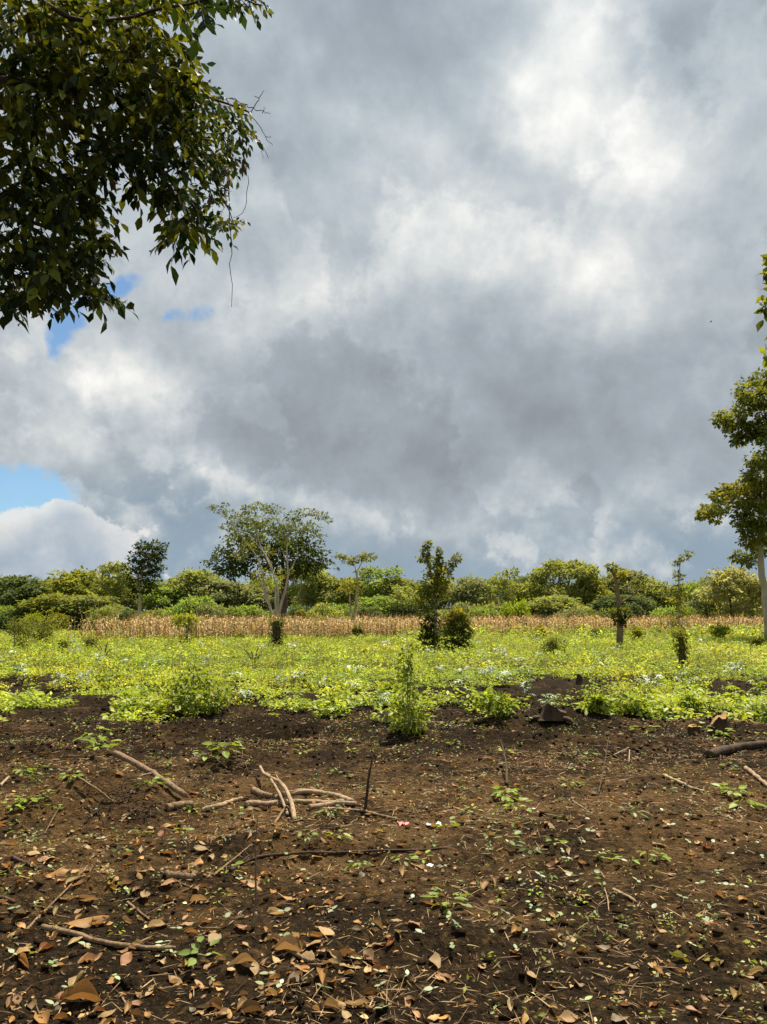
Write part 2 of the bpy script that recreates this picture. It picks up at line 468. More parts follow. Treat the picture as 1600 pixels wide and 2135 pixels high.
M['brown_bark'] = bark_mat('brown_bark', (0.045, 0.032, 0.022), (0.13, 0.095, 0.06), 8.0)
M['stick'] = bark_mat('stick_bark', (0.065, 0.041, 0.023), (0.30, 0.20, 0.11), 55.0, (1, 1, .4), .9)
M['pale_stick'] = bark_mat('pale_stick', (0.12, 0.08, 0.046), (0.46, 0.33, 0.20), 55.0, (1, 1, .4), .9)
M['dark_stick'] = bark_mat('dark_stick', (0.022, 0.014, 0.009), (0.085, 0.05, 0.03), 40.0)
M['stump'] = bark_mat('stump_wood', (0.014, 0.009, 0.006), (0.10, 0.062, 0.034), 30.0, (1, 1, .25), 1.0)
M['cutwood'] = bark_mat('cut_wood', (0.20, 0.11, 0.045), (0.46, 0.28, 0.12), 18.0, (1, 1, 1))

def soil_mat(name, zoned):
    m, b = new_mat(name)
    tc = b.node('ShaderNodeTexCoord').outputs['Object']
    n1, _ = b.noise(tc, 1.3, 5, 0.6); n2, _ = b.noise(tc, 14.0, 6, 0.65); n3, _ = b.noise(tc, 85.0, 4, 0.7); n4, _ = b.noise(tc, 260.0, 3, 0.7)
    n5, _ = b.noise(tc, 32.0, 4, 0.6)
    dark = b.ramp(n5, [(0.30, (0.0080, 0.0058, 0.0035, 1)), (0.52, (0.0205, 0.0145, 0.0082, 1)), (0.75, (0.050, 0.0335, 0.0175, 1))])
    tan = b.ramp(n3, [(0.35, (0.046, 0.028, 0.0120, 1)), (0.65, (0.195, 0.117, 0.049, 1))])
    sy_ = b.node('ShaderNodeSeparateXYZ'); b.put(sy_.inputs[0], tc)
    d_ = b.mul(b.sub(sy_.outputs[1], 6.6), 0.42)
    belt = b.m('POWER', 0.3679, b.mul(d_, d_))
    f = b.mr(b.mad(belt, 0.16, b.mad(n2, 0.55, b.mad(n1, 0.65, -0.11))), 0.50, 0.74, 0.0, 0.95, True)
    col = b.mixc(f, dark, tan)
    speck = b.mr(n4, 0.62, 0.72, 0.0, 0.8)
    col = b.mixc(speck, col, (0.24, 0.135, 0.052, 1))
    if zoned:
        s = b.node('ShaderNodeSeparateXYZ'); b.put(s.inputs[0], tc)
        gr = b.ramp(n2, [(0.3, (0.045, 0.060, 0.012, 1)), (0.7, (0.13, 0.155, 0.028, 1))])
        g = b.mr(b.mad(n1, 6.0, s.outputs[1]), 21.0, 34.0, 0.0, 0.9, True)
        col = b.mixc(g, col, gr)
    h = b.mad(n3, 0.6, b.mad(n5, 1.3, b.mad(n2, 1.0, b.mul(n4, 0.3))))
    finish(b, principled(b, col, 0.95, 0.04, bump(b, h, 1.0, 0.035))); return m
M['soil'] = soil_mat('soil', True)
M['clod'] = soil_mat('clod', False)

# ------------------------------------------------------------------ the ground: one sheet, fine near the camera
def lines(segs):
    out = [segs[0][0]]
    for a, b_, st in segs:
        n = max(1, int(round((b_ - a) / st)))
        out += list(np.linspace(a, b_, n + 1)[1:])
    return np.array(out)
xh = lines([(0, 3.2, 0.030), (3.2, 7, 0.07), (7, 16, 0.3), (16, 60, 2.0), (60, 300, 40), (300, 2400, 300)])
xs = np.concatenate([-xh[::-1][:-1], xh])
ys = lines([(-300, -20, 40), (-20, 2.6, 1.5), (2.6, 6.5, 0.026), (6.5, 10, 0.035), (10, 18, 0.07), (18, 50, 0.5), (50, 160, 5), (160, 2800, 200)])
gx, gy = np.meshgrid(xs, ys)
gz = gh(gx, gy)
mb = MB()
nx, ny = len(xs), len(ys)
ii = (np.arange(ny - 1)[:, None] * nx + np.arange(nx - 1)[None]).ravel()
mb.add(np.stack([gx, gy, gz], -1).reshape(-1, 3), [np.stack([ii, ii + 1, ii + nx + 1, ii + nx], 1)])
ground = mb.build('ground', M['soil'], smooth=True)
tag(ground, 'dark turned soil of the cleared strip and field', 'ground', kind='structure')
del ground['category']

# points scattered over the part of the ground the camera sees
def scatter(n, y0, y1, power=1.0, margin=0.6):
    y = (rnd(0, 1, n) * (y1 ** power - y0 ** power) + y0 ** power) ** (1 / power)
    x = rnd(-1, 1, n) * ((0.53 if y1 < 20 else 0.60) * y + margin)
    return x, y

# ================================================================== TREES AND LARGE PLANTS
def leaf_mat_both(name, trans, rough, spec):
    m = leaf_mat(name, trans, rough, spec)
    b = NB(m.node_tree)
    at = [n for n in m.node_tree.nodes if n.bl_idname == 'ShaderNodeAttribute'][0]
    mixn = [l.to_node for l in at.outputs['Color'].links][0]
    oi = b.node('ShaderNodeObjectInfo')
    mul = b.mixc(1.0, at.outputs['Color'], oi.outputs['Color'], 'MULTIPLY')
    m.node_tree.links.new(mul, mixn.inputs[6])
    return m
M['forest_leaf'] = leaf_mat_both('forest_leaf', 0.5, 0.7, 0.10)

OLIVE = [(0.165, 0.19, 0.042), (0.225, 0.245, 0.056), (0.125, 0.155, 0.038)]
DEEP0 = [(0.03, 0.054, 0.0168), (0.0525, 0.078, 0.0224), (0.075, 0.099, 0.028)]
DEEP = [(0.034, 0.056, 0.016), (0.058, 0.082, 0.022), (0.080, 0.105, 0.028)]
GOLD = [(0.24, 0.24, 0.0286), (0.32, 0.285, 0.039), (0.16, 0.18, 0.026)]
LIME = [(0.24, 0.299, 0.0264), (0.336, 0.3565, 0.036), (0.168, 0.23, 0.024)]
MIX = [(0.13, 0.155, 0.034), (0.26, 0.275, 0.05), (0.085, 0.11, 0.026)]

def ptree(name, label, cat, Y, base_px, limbs, clumps, L, cols, bark='pale_bark', group=None, up=0.8, depth=0.7, T=T_DIA, crown='crown', mat='tree_leaf', dens=1.0, lump=0.3, wr=0.6):
    """a tree or tall plant read off the photograph: limbs and leaf clumps at real distance Y, with depth"""
    bx = W(base_px, 1282, Y)[0]; bz = float(gh(bx, Y)); base = np.array((bx, Y, bz))
    e = empty(name, base, label, cat, group)
    for i, (pts, r0, r1) in enumerate(limbs):
        w3 = []
        for p in pts:
            q = W(p[0], p[1], Y + (p[2] if len(p) > 2 else 0)); w3.append(q - base)
        w3 = np.array(w3)
        if i == 0: w3[0, 2] = -0.05
        m = MB(); n = max(6, 3 * len(w3))
        p = bend(w3, n, 0.15 * r0); tube(m, p, np.linspace(r0, r1, n), 7, rough=0.06)
        if i == 0: trunk = m.build('trunk', M[bark], e, True)
        else: m.build('branch', M[bark], trunk, True)
    m = MB()
    for c in clumps:
        px, py, rx, ry, n = c[:5]
        dy = c[5] if len(c) > 5 else rnd(-1, 1) * depth * pxs(rx, Y)
        cc = W(px, py, Y + dy) - base
        cl = c[6] if len(c) > 6 else cols
        clump(m, cc, (pxs(rx, Y), pxs(rx, Y) * 0.9, pxs(ry, Y)), int(n * dens), L, cl, up, T, lump=lump, wr=wr)
    if m.n: m.build(crown, M[mat], e)
    return e

def along(x, y):
    """which stretch of the field edge or corn edge, named by the landmarks that bound it"""
    px = 800 + 1600 * x / y
    for lim, t in [(190, 'left of the yellow shrub, far end'), (370, 'just left of the yellow shrub'), (480, 'right of the yellow shrub'), (600, 'below the fan-shaped tree'), (740, 'between ivy stump and slender tree'), (870, 'between slender tree and vine-covered tree'), (1010, 'by the round bush'), (1150, 'right of the round bush'), (1300, 'just left of the lopped trunk'), (1430, 'between lopped trunk and leafy post'), (1700, 'right of the leafy post')]:
        if px < lim: return t
    return 'right of the leafy post'
# ---- forest line: a few growth forms, copied as individuals
def forest_proto(kind, seed):
    global RNG
    keep = RNG; RNG = np.random.default_rng(seed)
    H = 8.0
    tr = MB(); cr = MB(); brs = []
    top = {'dome': 5.0, 'umbrella': 6.3, 'airy': 6.8, 'low': 3.4}[kind]
    p = bend([(0, 0, -0.2), (rnd(-.3, .3), rnd(-.3, .3), top * 0.45), (rnd(-.6, .6), rnd(-.5, .5), top)], 8, 0.04)
    tube(tr, p, np.linspace(0.22, 0.07, 8), 6, rough=0.08)
    cl = []
    if kind == 'dome':
        for i in range(38):
            d = sph(1)[0]; d[2] = abs(d[2]) * 1.05 - 0.42
            cl.append((np.array((0, 0, 4.6)) + d * np.array((3.0, 2.6, 3.1)) * rnd(0.75, 1.0), rnd(0.55, 1.0)))
        for i in range(10): cl.append((np.array((rnd(-2, 2), rnd(-2, 0.5), rnd(1.2, 3.2))), rnd(0.6, 0.9)))
    elif kind == 'umbrella':
        for i in range(34):
            a = rnd(0, 6.28); r = math.sqrt(rnd(0, 1)) * 3.6
            cl.append((np.array((r * math.cos(a), r * math.sin(a) * 0.8, 7.4 - 0.13 * r * r * 0.8 + rnd(-.5, .3))), rnd(0.45, 0.85)))
        for i in range(12): cl.append((np.array((rnd(-2.4, 2.4), rnd(-2, 2), rnd(3.4, 5.6))), rnd(0.4, 0.7)))
    elif kind == 'airy':
        for i in range(26): cl.append((np.array((rnd(-1.9, 1.9), rnd(-1.6, 1.6), rnd(3.2, 7.7))), rnd(0.35, 0.75)))
    else:
        for i in range(26):
            d = sph(1)[0]; d[2] = abs(d[2])
            cl.append((np.array((0, 0, 0.5)) + d * np.array((3.2, 2.0, 3.0)) * rnd(0.6, 1.0), rnd(0.6, 1.0)))
    for c, r in cl:
        clump(cr, c, (r * 1.2, r * 1.1, r * 0.78), int(170 * r * r + 30), 0.34, [(0.85, 0.9, 0.8), (1.1, 1.1, 1.0), (0.65, 0.72, 0.7)], 0.75, lump=0.3)
    big = sorted(cl, key=lambda t: -np.linalg.norm(t[0][:2]))[:7]
    for c, r in big:
        if kind == 'low': continue
        mbr = MB(); k = rnd(0.4, 0.75)
        s = p[int(k * 7)]
        tube(mbr, bend([s, s * 0.4 + c * 0.6 + np.array((0, 0, -0.25)), c], 6, 0.03), np.linspace(0.09, 0.025, 6), 5)
        brs.append(mbr.mesh('branch', M['pale_bark'], True))
    RNG = keep
    return tr.mesh('trunk', M['pale_bark'] if kind in ('airy', 'umbrella') else M['brown_bark'], True), brs, cr.mesh('crown', M['forest_leaf'])
PROTO = {}
for k, kind in enumerate(['dome', 'dome', 'dome', 'umbrella', 'umbrella', 'airy', 'airy', 'low', 'low', 'low']):
    PROTO.setdefault(kind, []).append(forest_proto(kind, 100 + k))
TINT = {'olive': (0.3547, 0.3962, 0.1317), 'gold': (0.3023, 0.3265, 0.0712), 'dark': (0.1494, 0.2025, 0.0907), 'grey': (0.2987, 0.3329, 0.1816), 'green': (0.2967, 0.4023, 0.1058), 'lime': (0.32, 0.42, 0.05), 'pale': (0.4677, 0.4692, 0.2283)}
def forest_tree(px, top, width, Y, kind, tint, label, group, name='forest_tree', cat='tree', detail=True):
    i = RNG.integers(0, len(PROTO[kind])); tm, bm_, cm = PROTO[kind][i]
    x = W(px, 1282, Y)[0]; z = float(gh(x, Y))
    Hh = {'dome': 8.1, 'umbrella': 7.9, 'airy': 8.1, 'low': 4.1}[kind]; Wn = {'dome': 7.2, 'umbrella': 8.2, 'airy': 4.8, 'low': 7.4}[kind]
    h = CAM_H + pxs(1282 - top, Y) - z; wdt = pxs(width, Y)
    e = empty(name, (x, Y, z - 0.05), label, cat, group)
    e.scale = (wdt / Wn, max(wdt / Wn, 0.8 * h / Hh), h / Hh); e.rotation_euler = (0, 0, rnd(-0.5, 0.5) + (math.pi if rnd(0, 1) < .5 else 0))
    t = np.array(TINT[tint]) * math.exp(RNG.normal(0, 0.10))
    tk = link('trunk', tm, e)
    if detail:
        for bme in bm_[:4]: link('branch', bme, tk)
    link('crown', cm, e, color=t)
    return e
FG = 'trees of the forest line behind the dry corn'
for row in [
    (28, 1186, 120, 96, 'dome', 'dark', 'dark domed tree at the left end of the forest line'),
    (98, 1199, 80, 100, 'dome', 'gold', 'small yellow-green tree between dark domed tree and broad golden dome, left forest line'),
    (165, 1176, 150, 98, 'dome', 'gold', 'broad golden-green domed tree in the left forest line'),
    (238, 1178, 78, 92, 'airy', 'olive', 'airy tree with pale thin trunks just left of the tall dark tree'),
    (118, 1232, 120, 86, 'dome', 'gold', 'low golden-green tree in front of the broad golden dome'),
    (190, 1235, 120, 86, 'dome', 'olive', 'low olive tree in front of the airy pale-trunked tree'),
    (345, 1214, 90, 97, 'dome', 'green', 'green rounded tree just right of the tall dark tree'),
    (408, 1178, 120, 100, 'dome', 'olive', 'tall rounded olive tree midway between tall dark tree and fan-shaped tree'),
    (462, 1196, 110, 98, 'dome', 'grey', 'grey-olive tree behind the left side of the fan-shaped pale-stemmed tree'),
    (400, 1240, 110, 84, 'low', 'green', 'low wide green tree bordering the corn below the tall rounded olive tree'),
    (540, 1215, 120, 100, 'dome', 'grey', 'grey-olive tree directly behind the stems of the fan-shaped tree'),
    (632, 1184, 110, 99, 'umbrella', 'olive', 'flat-topped olive tree just right of the fan-shaped pale-stemmed tree'),
    (690, 1194, 95, 98, 'dome', 'olive', 'rounded olive tree left of the slender tufted tree'),
    (785, 1186, 90, 98, 'airy', 'green', 'airy green tree just right of the slender tufted tree'),
    (832, 1190, 90, 97, 'dome', 'olive', 'rounded olive tree left of the vine-covered tree'),
    (790, 1238, 110, 88, 'dome', 'green', 'low green tree in front of the airy tree beside the slender tufted tree'),
    (985, 1194, 100, 100, 'dome', 'grey', 'grey-olive tree just right of the vine-covered tree'),
    (1046, 1193, 56, 97, 'airy', 'olive', 'narrow olive tree rising behind the bright lime bush'),
    (1105, 1203, 80, 98, 'dome', 'olive', 'small olive tree between lime bush and the flat golden-olive crown'),
    (1182, 1176, 130, 95, 'umbrella', 'olive', 'spreading flat-topped olive tree left of the lopped trunk'),
    (1232, 1186, 80, 97, 'dome', 'gold', 'golden-olive tree between the flat-topped tree and the lopped trunk'),
    (1160, 1238, 120, 88, 'dome', 'olive', 'low olive tree in front of the spreading flat-topped tree'),
    (1308, 1170, 100, 101, 'dome', 'grey', 'dark grey-green domed tree behind the lopped trunk'),
    (1368, 1204, 90, 98, 'dome', 'olive', 'olive tree between lopped trunk and slim tufted sapling'),
    (1300, 1232, 110, 90, 'dome', 'dark', 'low dark tree behind the lopped trunk'),
    (1452, 1208, 80, 98, 'dome', 'green', 'green tree just right of the slim tufted sapling'),
    (1478, 1216, 80, 86, 'dome', 'grey', 'grey-green tree left of the pale rounded tree'),
    (1532, 1168, 120, 80, 'dome', 'pale', 'pale olive rounded tree near the trunk of the tall right-edge tree'),
    (1600, 1196, 100, 92, 'dome', 'gold', 'golden tree behind the trunk of the tall right-edge tree'),
]:
    forest_tree(row[0], row[1] - 7, row[2] * 1.28, *row[3:6], row[6], FG)
for i, px in enumerate(range(-560, 2160, 62)):
    forest_tree(px + rnd(-16, 16), rnd(1184, 1206), rnd(100, 150), rnd(112, 128), 'dome', ['olive', 'grey', 'green', 'dark'][i % 4],
                'olive tree deep in the forest line, only its top showing', 'back row trees of the forest line', detail=False)
for i, px in enumerate(list(range(-540, -150, 78)) + list(range(-150, 1760, 48)) + list(range(1760, 2140, 78))):
    forest_tree(px + rnd(-14, 14), rnd(1246, 1266), rnd(70, 110), rnd(80, 90), 'low', ['dark', 'green', 'olive', 'dark', 'grey'][int(rnd(0, 5))],
                'dense green bush at the forest foot ' + along(px - 800, 1600), 'bushes at the forest foot ' + along(px - 800, 1600), 'forest_bush', 'bush', False)
forest_tree(1076, 1240, 78, 74, 'low', 'lime', 'bright lime-green rounded bush at the far edge of the corn', 'bright bushes by the corn', 'lime_bush', 'bush')
forest_tree(1005, 1256, 100, 77, 'low', 'green', 'wide dark green bush between the vine-covered tree and lime bush', None, 'forest_bush', 'bush')
forest_tree(850, 1220, 70, 84, 'airy', 'olive', 'thin olive tree standing just left of the vine-covered tree', FG)

# ---- fan-shaped tree with pale stems, and the dark tree behind it
dk = [(470, 1175, 34, 26, 420), (500, 1150, 40, 30, 520), (540, 1165, 45, 34, 650), (590, 1160, 40, 34, 560), (630, 1150, 40, 34, 560), (655, 1170, 34, 26, 420), (610, 1120, 40, 32, 480), (560, 1125, 44, 30, 520), (520, 1110, 36, 30, 420), (630, 1185, 26, 16, 200), (490, 1185, 26, 14, 180)]
ptree('dark_tree', 'large dark green spreading tree behind the fan-shaped pale-stemmed tree', 'tree', 74, 590,
      [([(590, 1300), (592, 1230), (588, 1150)], 0.35, 0.12), ([(592, 1215), (640, 1175)], 0.12, 0.04), ([(592, 1210), (535, 1170)], 0.12, 0.04)], [(a_, b_, c_ * 1.15, d_ * 1.1, e_ * 1.5) for a_, b_, c_, d_, e_ in dk], 0.30, [(0.045, 0.068, 0.018), (0.075, 0.10, 0.026)], 'brown_bark')
fan = []
for px, py, rx, ry, n in [(455, 1062, 20, 9, 110), (480, 1072, 24, 11, 150), (500, 1085, 26, 14, 190), (475, 1098, 20, 9, 100), (520, 1062, 22, 12, 150), (545, 1056, 30, 9, 170), (570, 1062, 24, 12, 160),
                          (540, 1085, 34, 18, 260), (575, 1092, 30, 18, 220), (610, 1075, 22, 12, 140), (640, 1068, 28, 10, 160), (668, 1075, 24, 10, 130), (685, 1085, 12, 7, 50), (620, 1100, 30, 16, 200),
                          (650, 1098, 24, 12, 120), (662, 1112, 14, 8, 50), (500, 1112, 24, 14, 140), (480, 1122, 16, 8, 60), (530, 1120, 30, 16, 180), (590, 1125, 26, 14, 130), (515, 1140, 22, 14, 120), (500, 1160, 20, 14, 90),
                          (560, 1150, 20, 12, 60), (545, 1200, 32, 18, 230), (570, 1215, 26, 18, 190), (530, 1222, 18, 14, 100), (590, 1195, 16, 14, 70), (440, 1058, 8, 5, 24), (470, 1052, 8, 5, 24)]:
    fan.append((px, py, rx * .8, ry * .75, int(n * 1.0), rnd(-1.6, 1.6), GOLD + OLIVE if py > 1130 else [(0.12, 0.15, 0.034), (0.17, 0.195, 0.044), (0.085, 0.115, 0.028)]))
ptree('fan_shaped_tree', 'tall fan-shaped tree with pale slanting stems and feathery olive crown', 'tree', 62, 576,
      [([(578, 1312), (577, 1290), (575, 1225)], 0.16, 0.09),
       ([(575, 1296), (586, 1262), (600, 1200), (598, 1130), (612, 1085)], 0.14, 0.03), ([(574, 1296), (562, 1265), (548, 1225), (536, 1190)], 0.11, 0.05),
       ([(571, 1290), (556, 1240), (540, 1170, -.5), (505, 1120, -.8), (480, 1085, -1)], 0.10, 0.025), ([(578, 1290), (580, 1240), (568, 1190), (540, 1130, .8), (528, 1075, .8)], 0.10, 0.025),
       ([(600, 1195), (618, 1165), (620, 1140)], 0.06, 0.03), ([(570, 1190), (556, 1160), (520, 1115)], 0.06, 0.02), ([(598, 1140), (590, 1100), (560, 1070)], 0.05, 0.02), ([(612, 1090), (640, 1075), (670, 1076)], 0.04, 0.015), ([(480, 1090, -1), (450, 1062, -1.2)], 0.025, 0.01)],
      fan, 0.20, OLIVE, depth=1.2, wr=0.5, lump=0.2, dens=1.0)

# ---- tall dark tree, left
ptree('tall_dark_tree', 'tall dark green tree with rounded tufts rising above the left forest line', 'tree', 76, 290,
      [([(290, 1305), (291, 1265), (296, 1200), (305, 1150)], 0.22, 0.07), ([(294, 1220), (275, 1200)], 0.07, 0.03), ([(298, 1190), (325, 1175)], 0.07, 0.03)],
      [(300, 1138, 18, 8, 190), (325, 1138, 20, 8, 190), (310, 1150, 26, 10, 260), (335, 1146, 12, 6, 80), (292, 1162, 22, 11, 240), (320, 1165, 20, 9, 200), (332, 1160, 14, 7, 90), (280, 1180, 24, 12, 260), (305, 1185, 26, 12, 290),
       (326, 1180, 18, 8, 150), (286, 1202, 28, 13, 320), (312, 1204, 24, 12, 260), (272, 1215, 16, 9, 120), (297, 1225, 28, 14, 320), (318, 1228, 14, 9, 100), (283, 1240, 16, 9, 120), (330, 1193, 10, 6, 60)], 0.27, DEEP, 'pale_bark')

# ---- slender tufted tree
ptree('slender_tree', 'slender pale-trunked tree with two flat leafy tufts above the forest line', 'tree', 64, 742,
      [([(741, 1310), (742, 1270), (745, 1215), (742, 1188)], 0.16, 0.07), ([(744, 1195), (738, 1176), (722, 1165)], 0.05, 0.02), ([(742, 1195), (752, 1178), (757, 1162)], 0.05, 0.02), ([(735, 1310), (731, 1270), (729, 1235)], 0.10, 0.05)],
      [(712, 1160, 12, 4, 60), (726, 1168, 14, 5, 80), (735, 1172, 8, 4, 40), (748, 1166, 16, 5, 100), (766, 1163, 16, 5, 100), (778, 1160, 8, 4, 40), (757, 1157, 10, 4, 40), (704, 1157, 5, 3, 16), (728, 1215, 18, 10, 130, 0.5, GOLD), (745, 1222, 14, 8, 70, -.5, GOLD), (764, 1190, 10, 5, 40), (718, 1226, 12, 8, 60, .3, GOLD),
       (740, 1262, 12, 10, 60)], 0.22, OLIVE + GOLD[:1])
# ---- vine-covered lopped tree and the bush beside it
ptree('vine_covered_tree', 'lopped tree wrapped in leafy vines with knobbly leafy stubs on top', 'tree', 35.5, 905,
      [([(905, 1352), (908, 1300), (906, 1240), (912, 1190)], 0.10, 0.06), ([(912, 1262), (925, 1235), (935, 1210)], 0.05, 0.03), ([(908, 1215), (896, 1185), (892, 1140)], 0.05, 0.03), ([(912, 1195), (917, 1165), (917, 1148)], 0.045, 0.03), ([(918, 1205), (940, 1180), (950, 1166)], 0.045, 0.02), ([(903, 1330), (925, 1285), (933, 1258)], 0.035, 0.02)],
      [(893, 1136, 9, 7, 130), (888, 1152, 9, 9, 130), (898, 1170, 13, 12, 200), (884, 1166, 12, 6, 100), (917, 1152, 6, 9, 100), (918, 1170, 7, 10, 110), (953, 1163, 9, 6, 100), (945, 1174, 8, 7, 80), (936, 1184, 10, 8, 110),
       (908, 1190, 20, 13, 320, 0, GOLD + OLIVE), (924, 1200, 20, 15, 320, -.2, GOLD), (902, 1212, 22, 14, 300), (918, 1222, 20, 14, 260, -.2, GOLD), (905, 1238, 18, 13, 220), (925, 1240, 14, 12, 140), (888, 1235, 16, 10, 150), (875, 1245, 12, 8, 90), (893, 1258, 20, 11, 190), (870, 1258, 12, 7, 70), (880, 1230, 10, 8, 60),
       (892, 1300, 16, 14, 230, 0, DEEP), (905, 1315, 20, 14, 280, 0, DEEP), (895, 1335, 20, 13, 280, 0, DEEP), (912, 1342, 14, 12, 160, 0, DEEP), (888, 1322, 12, 12, 120, 0, DEEP), (903, 1285, 14, 10, 130, 0, DEEP), (884, 1280, 12, 9, 80)], 0.13, MIX + OLIVE, depth=0.6)  # yellow middle and deep lower clumps carry light and shade as leaf colour
ptree('round_bush', 'rounded bush with light painted yellow into its top leaves beside the vine-covered tree', 'bush', 34.0, 953,
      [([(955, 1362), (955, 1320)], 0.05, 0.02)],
      [(955, 1278, 16, 9, 260, 0, GOLD), (940, 1290, 15, 11, 260, 0, GOLD), (968, 1290, 15, 11, 260, 0, GOLD + MIX), (955, 1300, 22, 14, 420, 0, MIX), (938, 1312, 16, 14, 300, 0, MIX), (972, 1314, 15, 14, 280, 0, MIX), (955, 1328, 24, 15, 420, 0, DEEP + MIX), (942, 1345, 16, 13, 240, 0, DEEP), (965, 1348, 17, 13, 260, 0, DEEP), (953, 1358, 18, 7, 140, 0, DEEP)], 0.12, MIX)  # high light painted in: yellow clumps on top, dark ones at the foot
# ---- lopped trunk with a clump halfway
ptree('lopped_trunk', 'lopped pale trunk with a clump of leaves halfway and a side branch', 'tree', 40.0, 1295,
      [([(1296, 1348), (1293, 1310), (1292, 1265), (1284, 1215), (1279, 1188)], 0.19, 0.07), ([(1292, 1258), (1315, 1245), (1336, 1228)], 0.06, 0.03), ([(1297, 1258), (1298, 1230)], 0.03, 0.015)],
      [(1278, 1184, 12, 7, 130, 0, OLIVE), (1290, 1192, 16, 8, 150, 0, GOLD), (1304, 1198, 10, 5, 60, 0, GOLD), (1270, 1180, 6, 4, 30), (1330, 1215, 14, 8, 90, .3), (1340, 1224, 8, 5, 40, .3), (1299, 1210, 6, 4, 20),
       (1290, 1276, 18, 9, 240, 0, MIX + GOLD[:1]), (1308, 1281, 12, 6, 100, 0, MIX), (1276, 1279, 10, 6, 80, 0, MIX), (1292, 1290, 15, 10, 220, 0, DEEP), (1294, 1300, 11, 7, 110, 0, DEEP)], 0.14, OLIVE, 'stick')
# ---- slim sapling behind the corn, right
ptree('tufted_sapling', 'slim sapling with separate leafy tufts behind the corn, right half', 'tree', 60, 1415,
      [([(1414, 1308), (1415, 1250), (1416, 1205), (1420, 1165)], 0.06, 0.03)],
      [(1436, 1155, 9, 5, 50), (1426, 1163, 11, 5, 70), (1408, 1174, 9, 3, 30), (1415, 1170, 8, 4, 40), (1412, 1196, 9, 6, 60), (1420, 1204, 9, 6, 60), (1410, 1228, 14, 8, 110), (1424, 1240, 12, 8, 90), (1407, 1252, 14, 8, 110), (1420, 1266, 14, 9, 110), (1412, 1280, 12, 8, 70)], 0.20, OLIVE + GOLD[:1])
# ---- tall tree at the right edge
rt = []
for px, py, rx, ry, n in [(1590, 790, 30, 9, 150), (1570, 815, 34, 13, 230), (1600, 830, 46, 18, 420), (1560, 850, 30, 12, 170), (1510, 866, 18, 7, 80), (1530, 875, 24, 9, 130), (1500, 880, 10, 6, 40), (1520, 890, 12, 8, 60), (1555, 900, 28, 14, 200), (1590, 895, 40, 18, 380),
                          (1548, 918, 18, 8, 80), (1600, 960, 36, 14, 260), (1590, 990, 34, 20, 340), (1600, 1030, 40, 24, 460), (1560, 1000, 14, 8, 60), (1530, 1020, 26, 10, 170), (1505, 1035, 22, 10, 140), (1550, 1035, 30, 14, 230), (1480, 1065, 18, 9, 110), (1465, 1072, 10, 6, 50), (1500, 1062, 18, 9, 100), (1490, 1082, 12, 6, 50),
                          (1545, 1065, 20, 12, 120), (1580, 1080, 34, 22, 330), (1560, 1100, 18, 12, 110), (1600, 1110, 34, 24, 330), (1545, 1088, 10, 8, 40), (1563, 1130, 16, 12, 100), (1590, 1140, 24, 16, 160), (1545, 1162, 16, 9, 90), (1560, 1172, 12, 8, 60), (1640, 900, 60, 60, 700), (1660, 1000, 60, 60, 700), (1640, 1090, 50, 50, 450)]:
    rt.append((px, py, rx * 1.15, ry * 1.2, n * 2.3, rnd(-2, 2), MIX if py < 1000 else (OLIVE + GOLD if rnd(0, 1) < .6 else MIX)))
ptree('tall_pale_trunk_tree', 'tall tree with pale trunk and layered crown at the right edge', 'tree', 52, 1600,
      [([(1602, 1320), (1598, 1240), (1585, 1160), (1590, 1060), (1610, 960), (1620, 850)], 0.27, 0.10), ([(1588, 1110), (1560, 1070), (1520, 1045), (1480, 1068)], 0.12, 0.03), ([(1596, 1030), (1570, 1000), (1535, 1020)], 0.09, 0.03), ([(1610, 950), (1570, 890), (1510, 870)], 0.12, 0.03), ([(1586, 1160), (1565, 1130), (1560, 1100)], 0.10, 0.04), ([(1588, 1175), (1550, 1165)], 0.06, 0.02), ([(1618, 870), (1580, 810)], 0.08, 0.03)],
      rt, 0.26, MIX, depth=1.0)
# ---- ivy-wrapped stump, leafy posts and small shrubs between field and corn
ptree('ivy_stump', 'short stump wrapped all round in dark ivy below the fan-shaped tree', 'stump', 39.5, 577,
      [([(577, 1347), (577, 1320), (577, 1294)], 0.22, 0.18)],
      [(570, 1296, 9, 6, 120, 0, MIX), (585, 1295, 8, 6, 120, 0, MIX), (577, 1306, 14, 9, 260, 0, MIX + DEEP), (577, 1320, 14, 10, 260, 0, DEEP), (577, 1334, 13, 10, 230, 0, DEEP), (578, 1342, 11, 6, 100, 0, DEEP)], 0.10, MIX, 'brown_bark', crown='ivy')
ptree('leafy_post', 'knee-high post sprouting dark leaves at the right of the field', 'stump', 22.8, 1421,
      [([(1425, 1397), (1424, 1370), (1420, 1330)], 0.13, 0.08)],
      [(1415, 1318, 13, 8, 170, 0, OLIVE + GOLD), (1424, 1328, 12, 9, 160, 0, OLIVE + GOLD), (1412, 1334, 10, 7, 90, 0, OLIVE + GOLD), (1426, 1346, 14, 9, 170, 0, MIX + GOLD), (1412, 1352, 8, 6, 60, 0, OLIVE + GOLD), (1422, 1362, 11, 8, 110, 0, OLIVE + GOLD), (1428, 1378, 9, 9, 90, 0, OLIVE + GOLD), (1423, 1390, 10, 6, 70, 0, OLIVE + GOLD)], 0.07, MIX, 'brown_bark', crown='leaves')
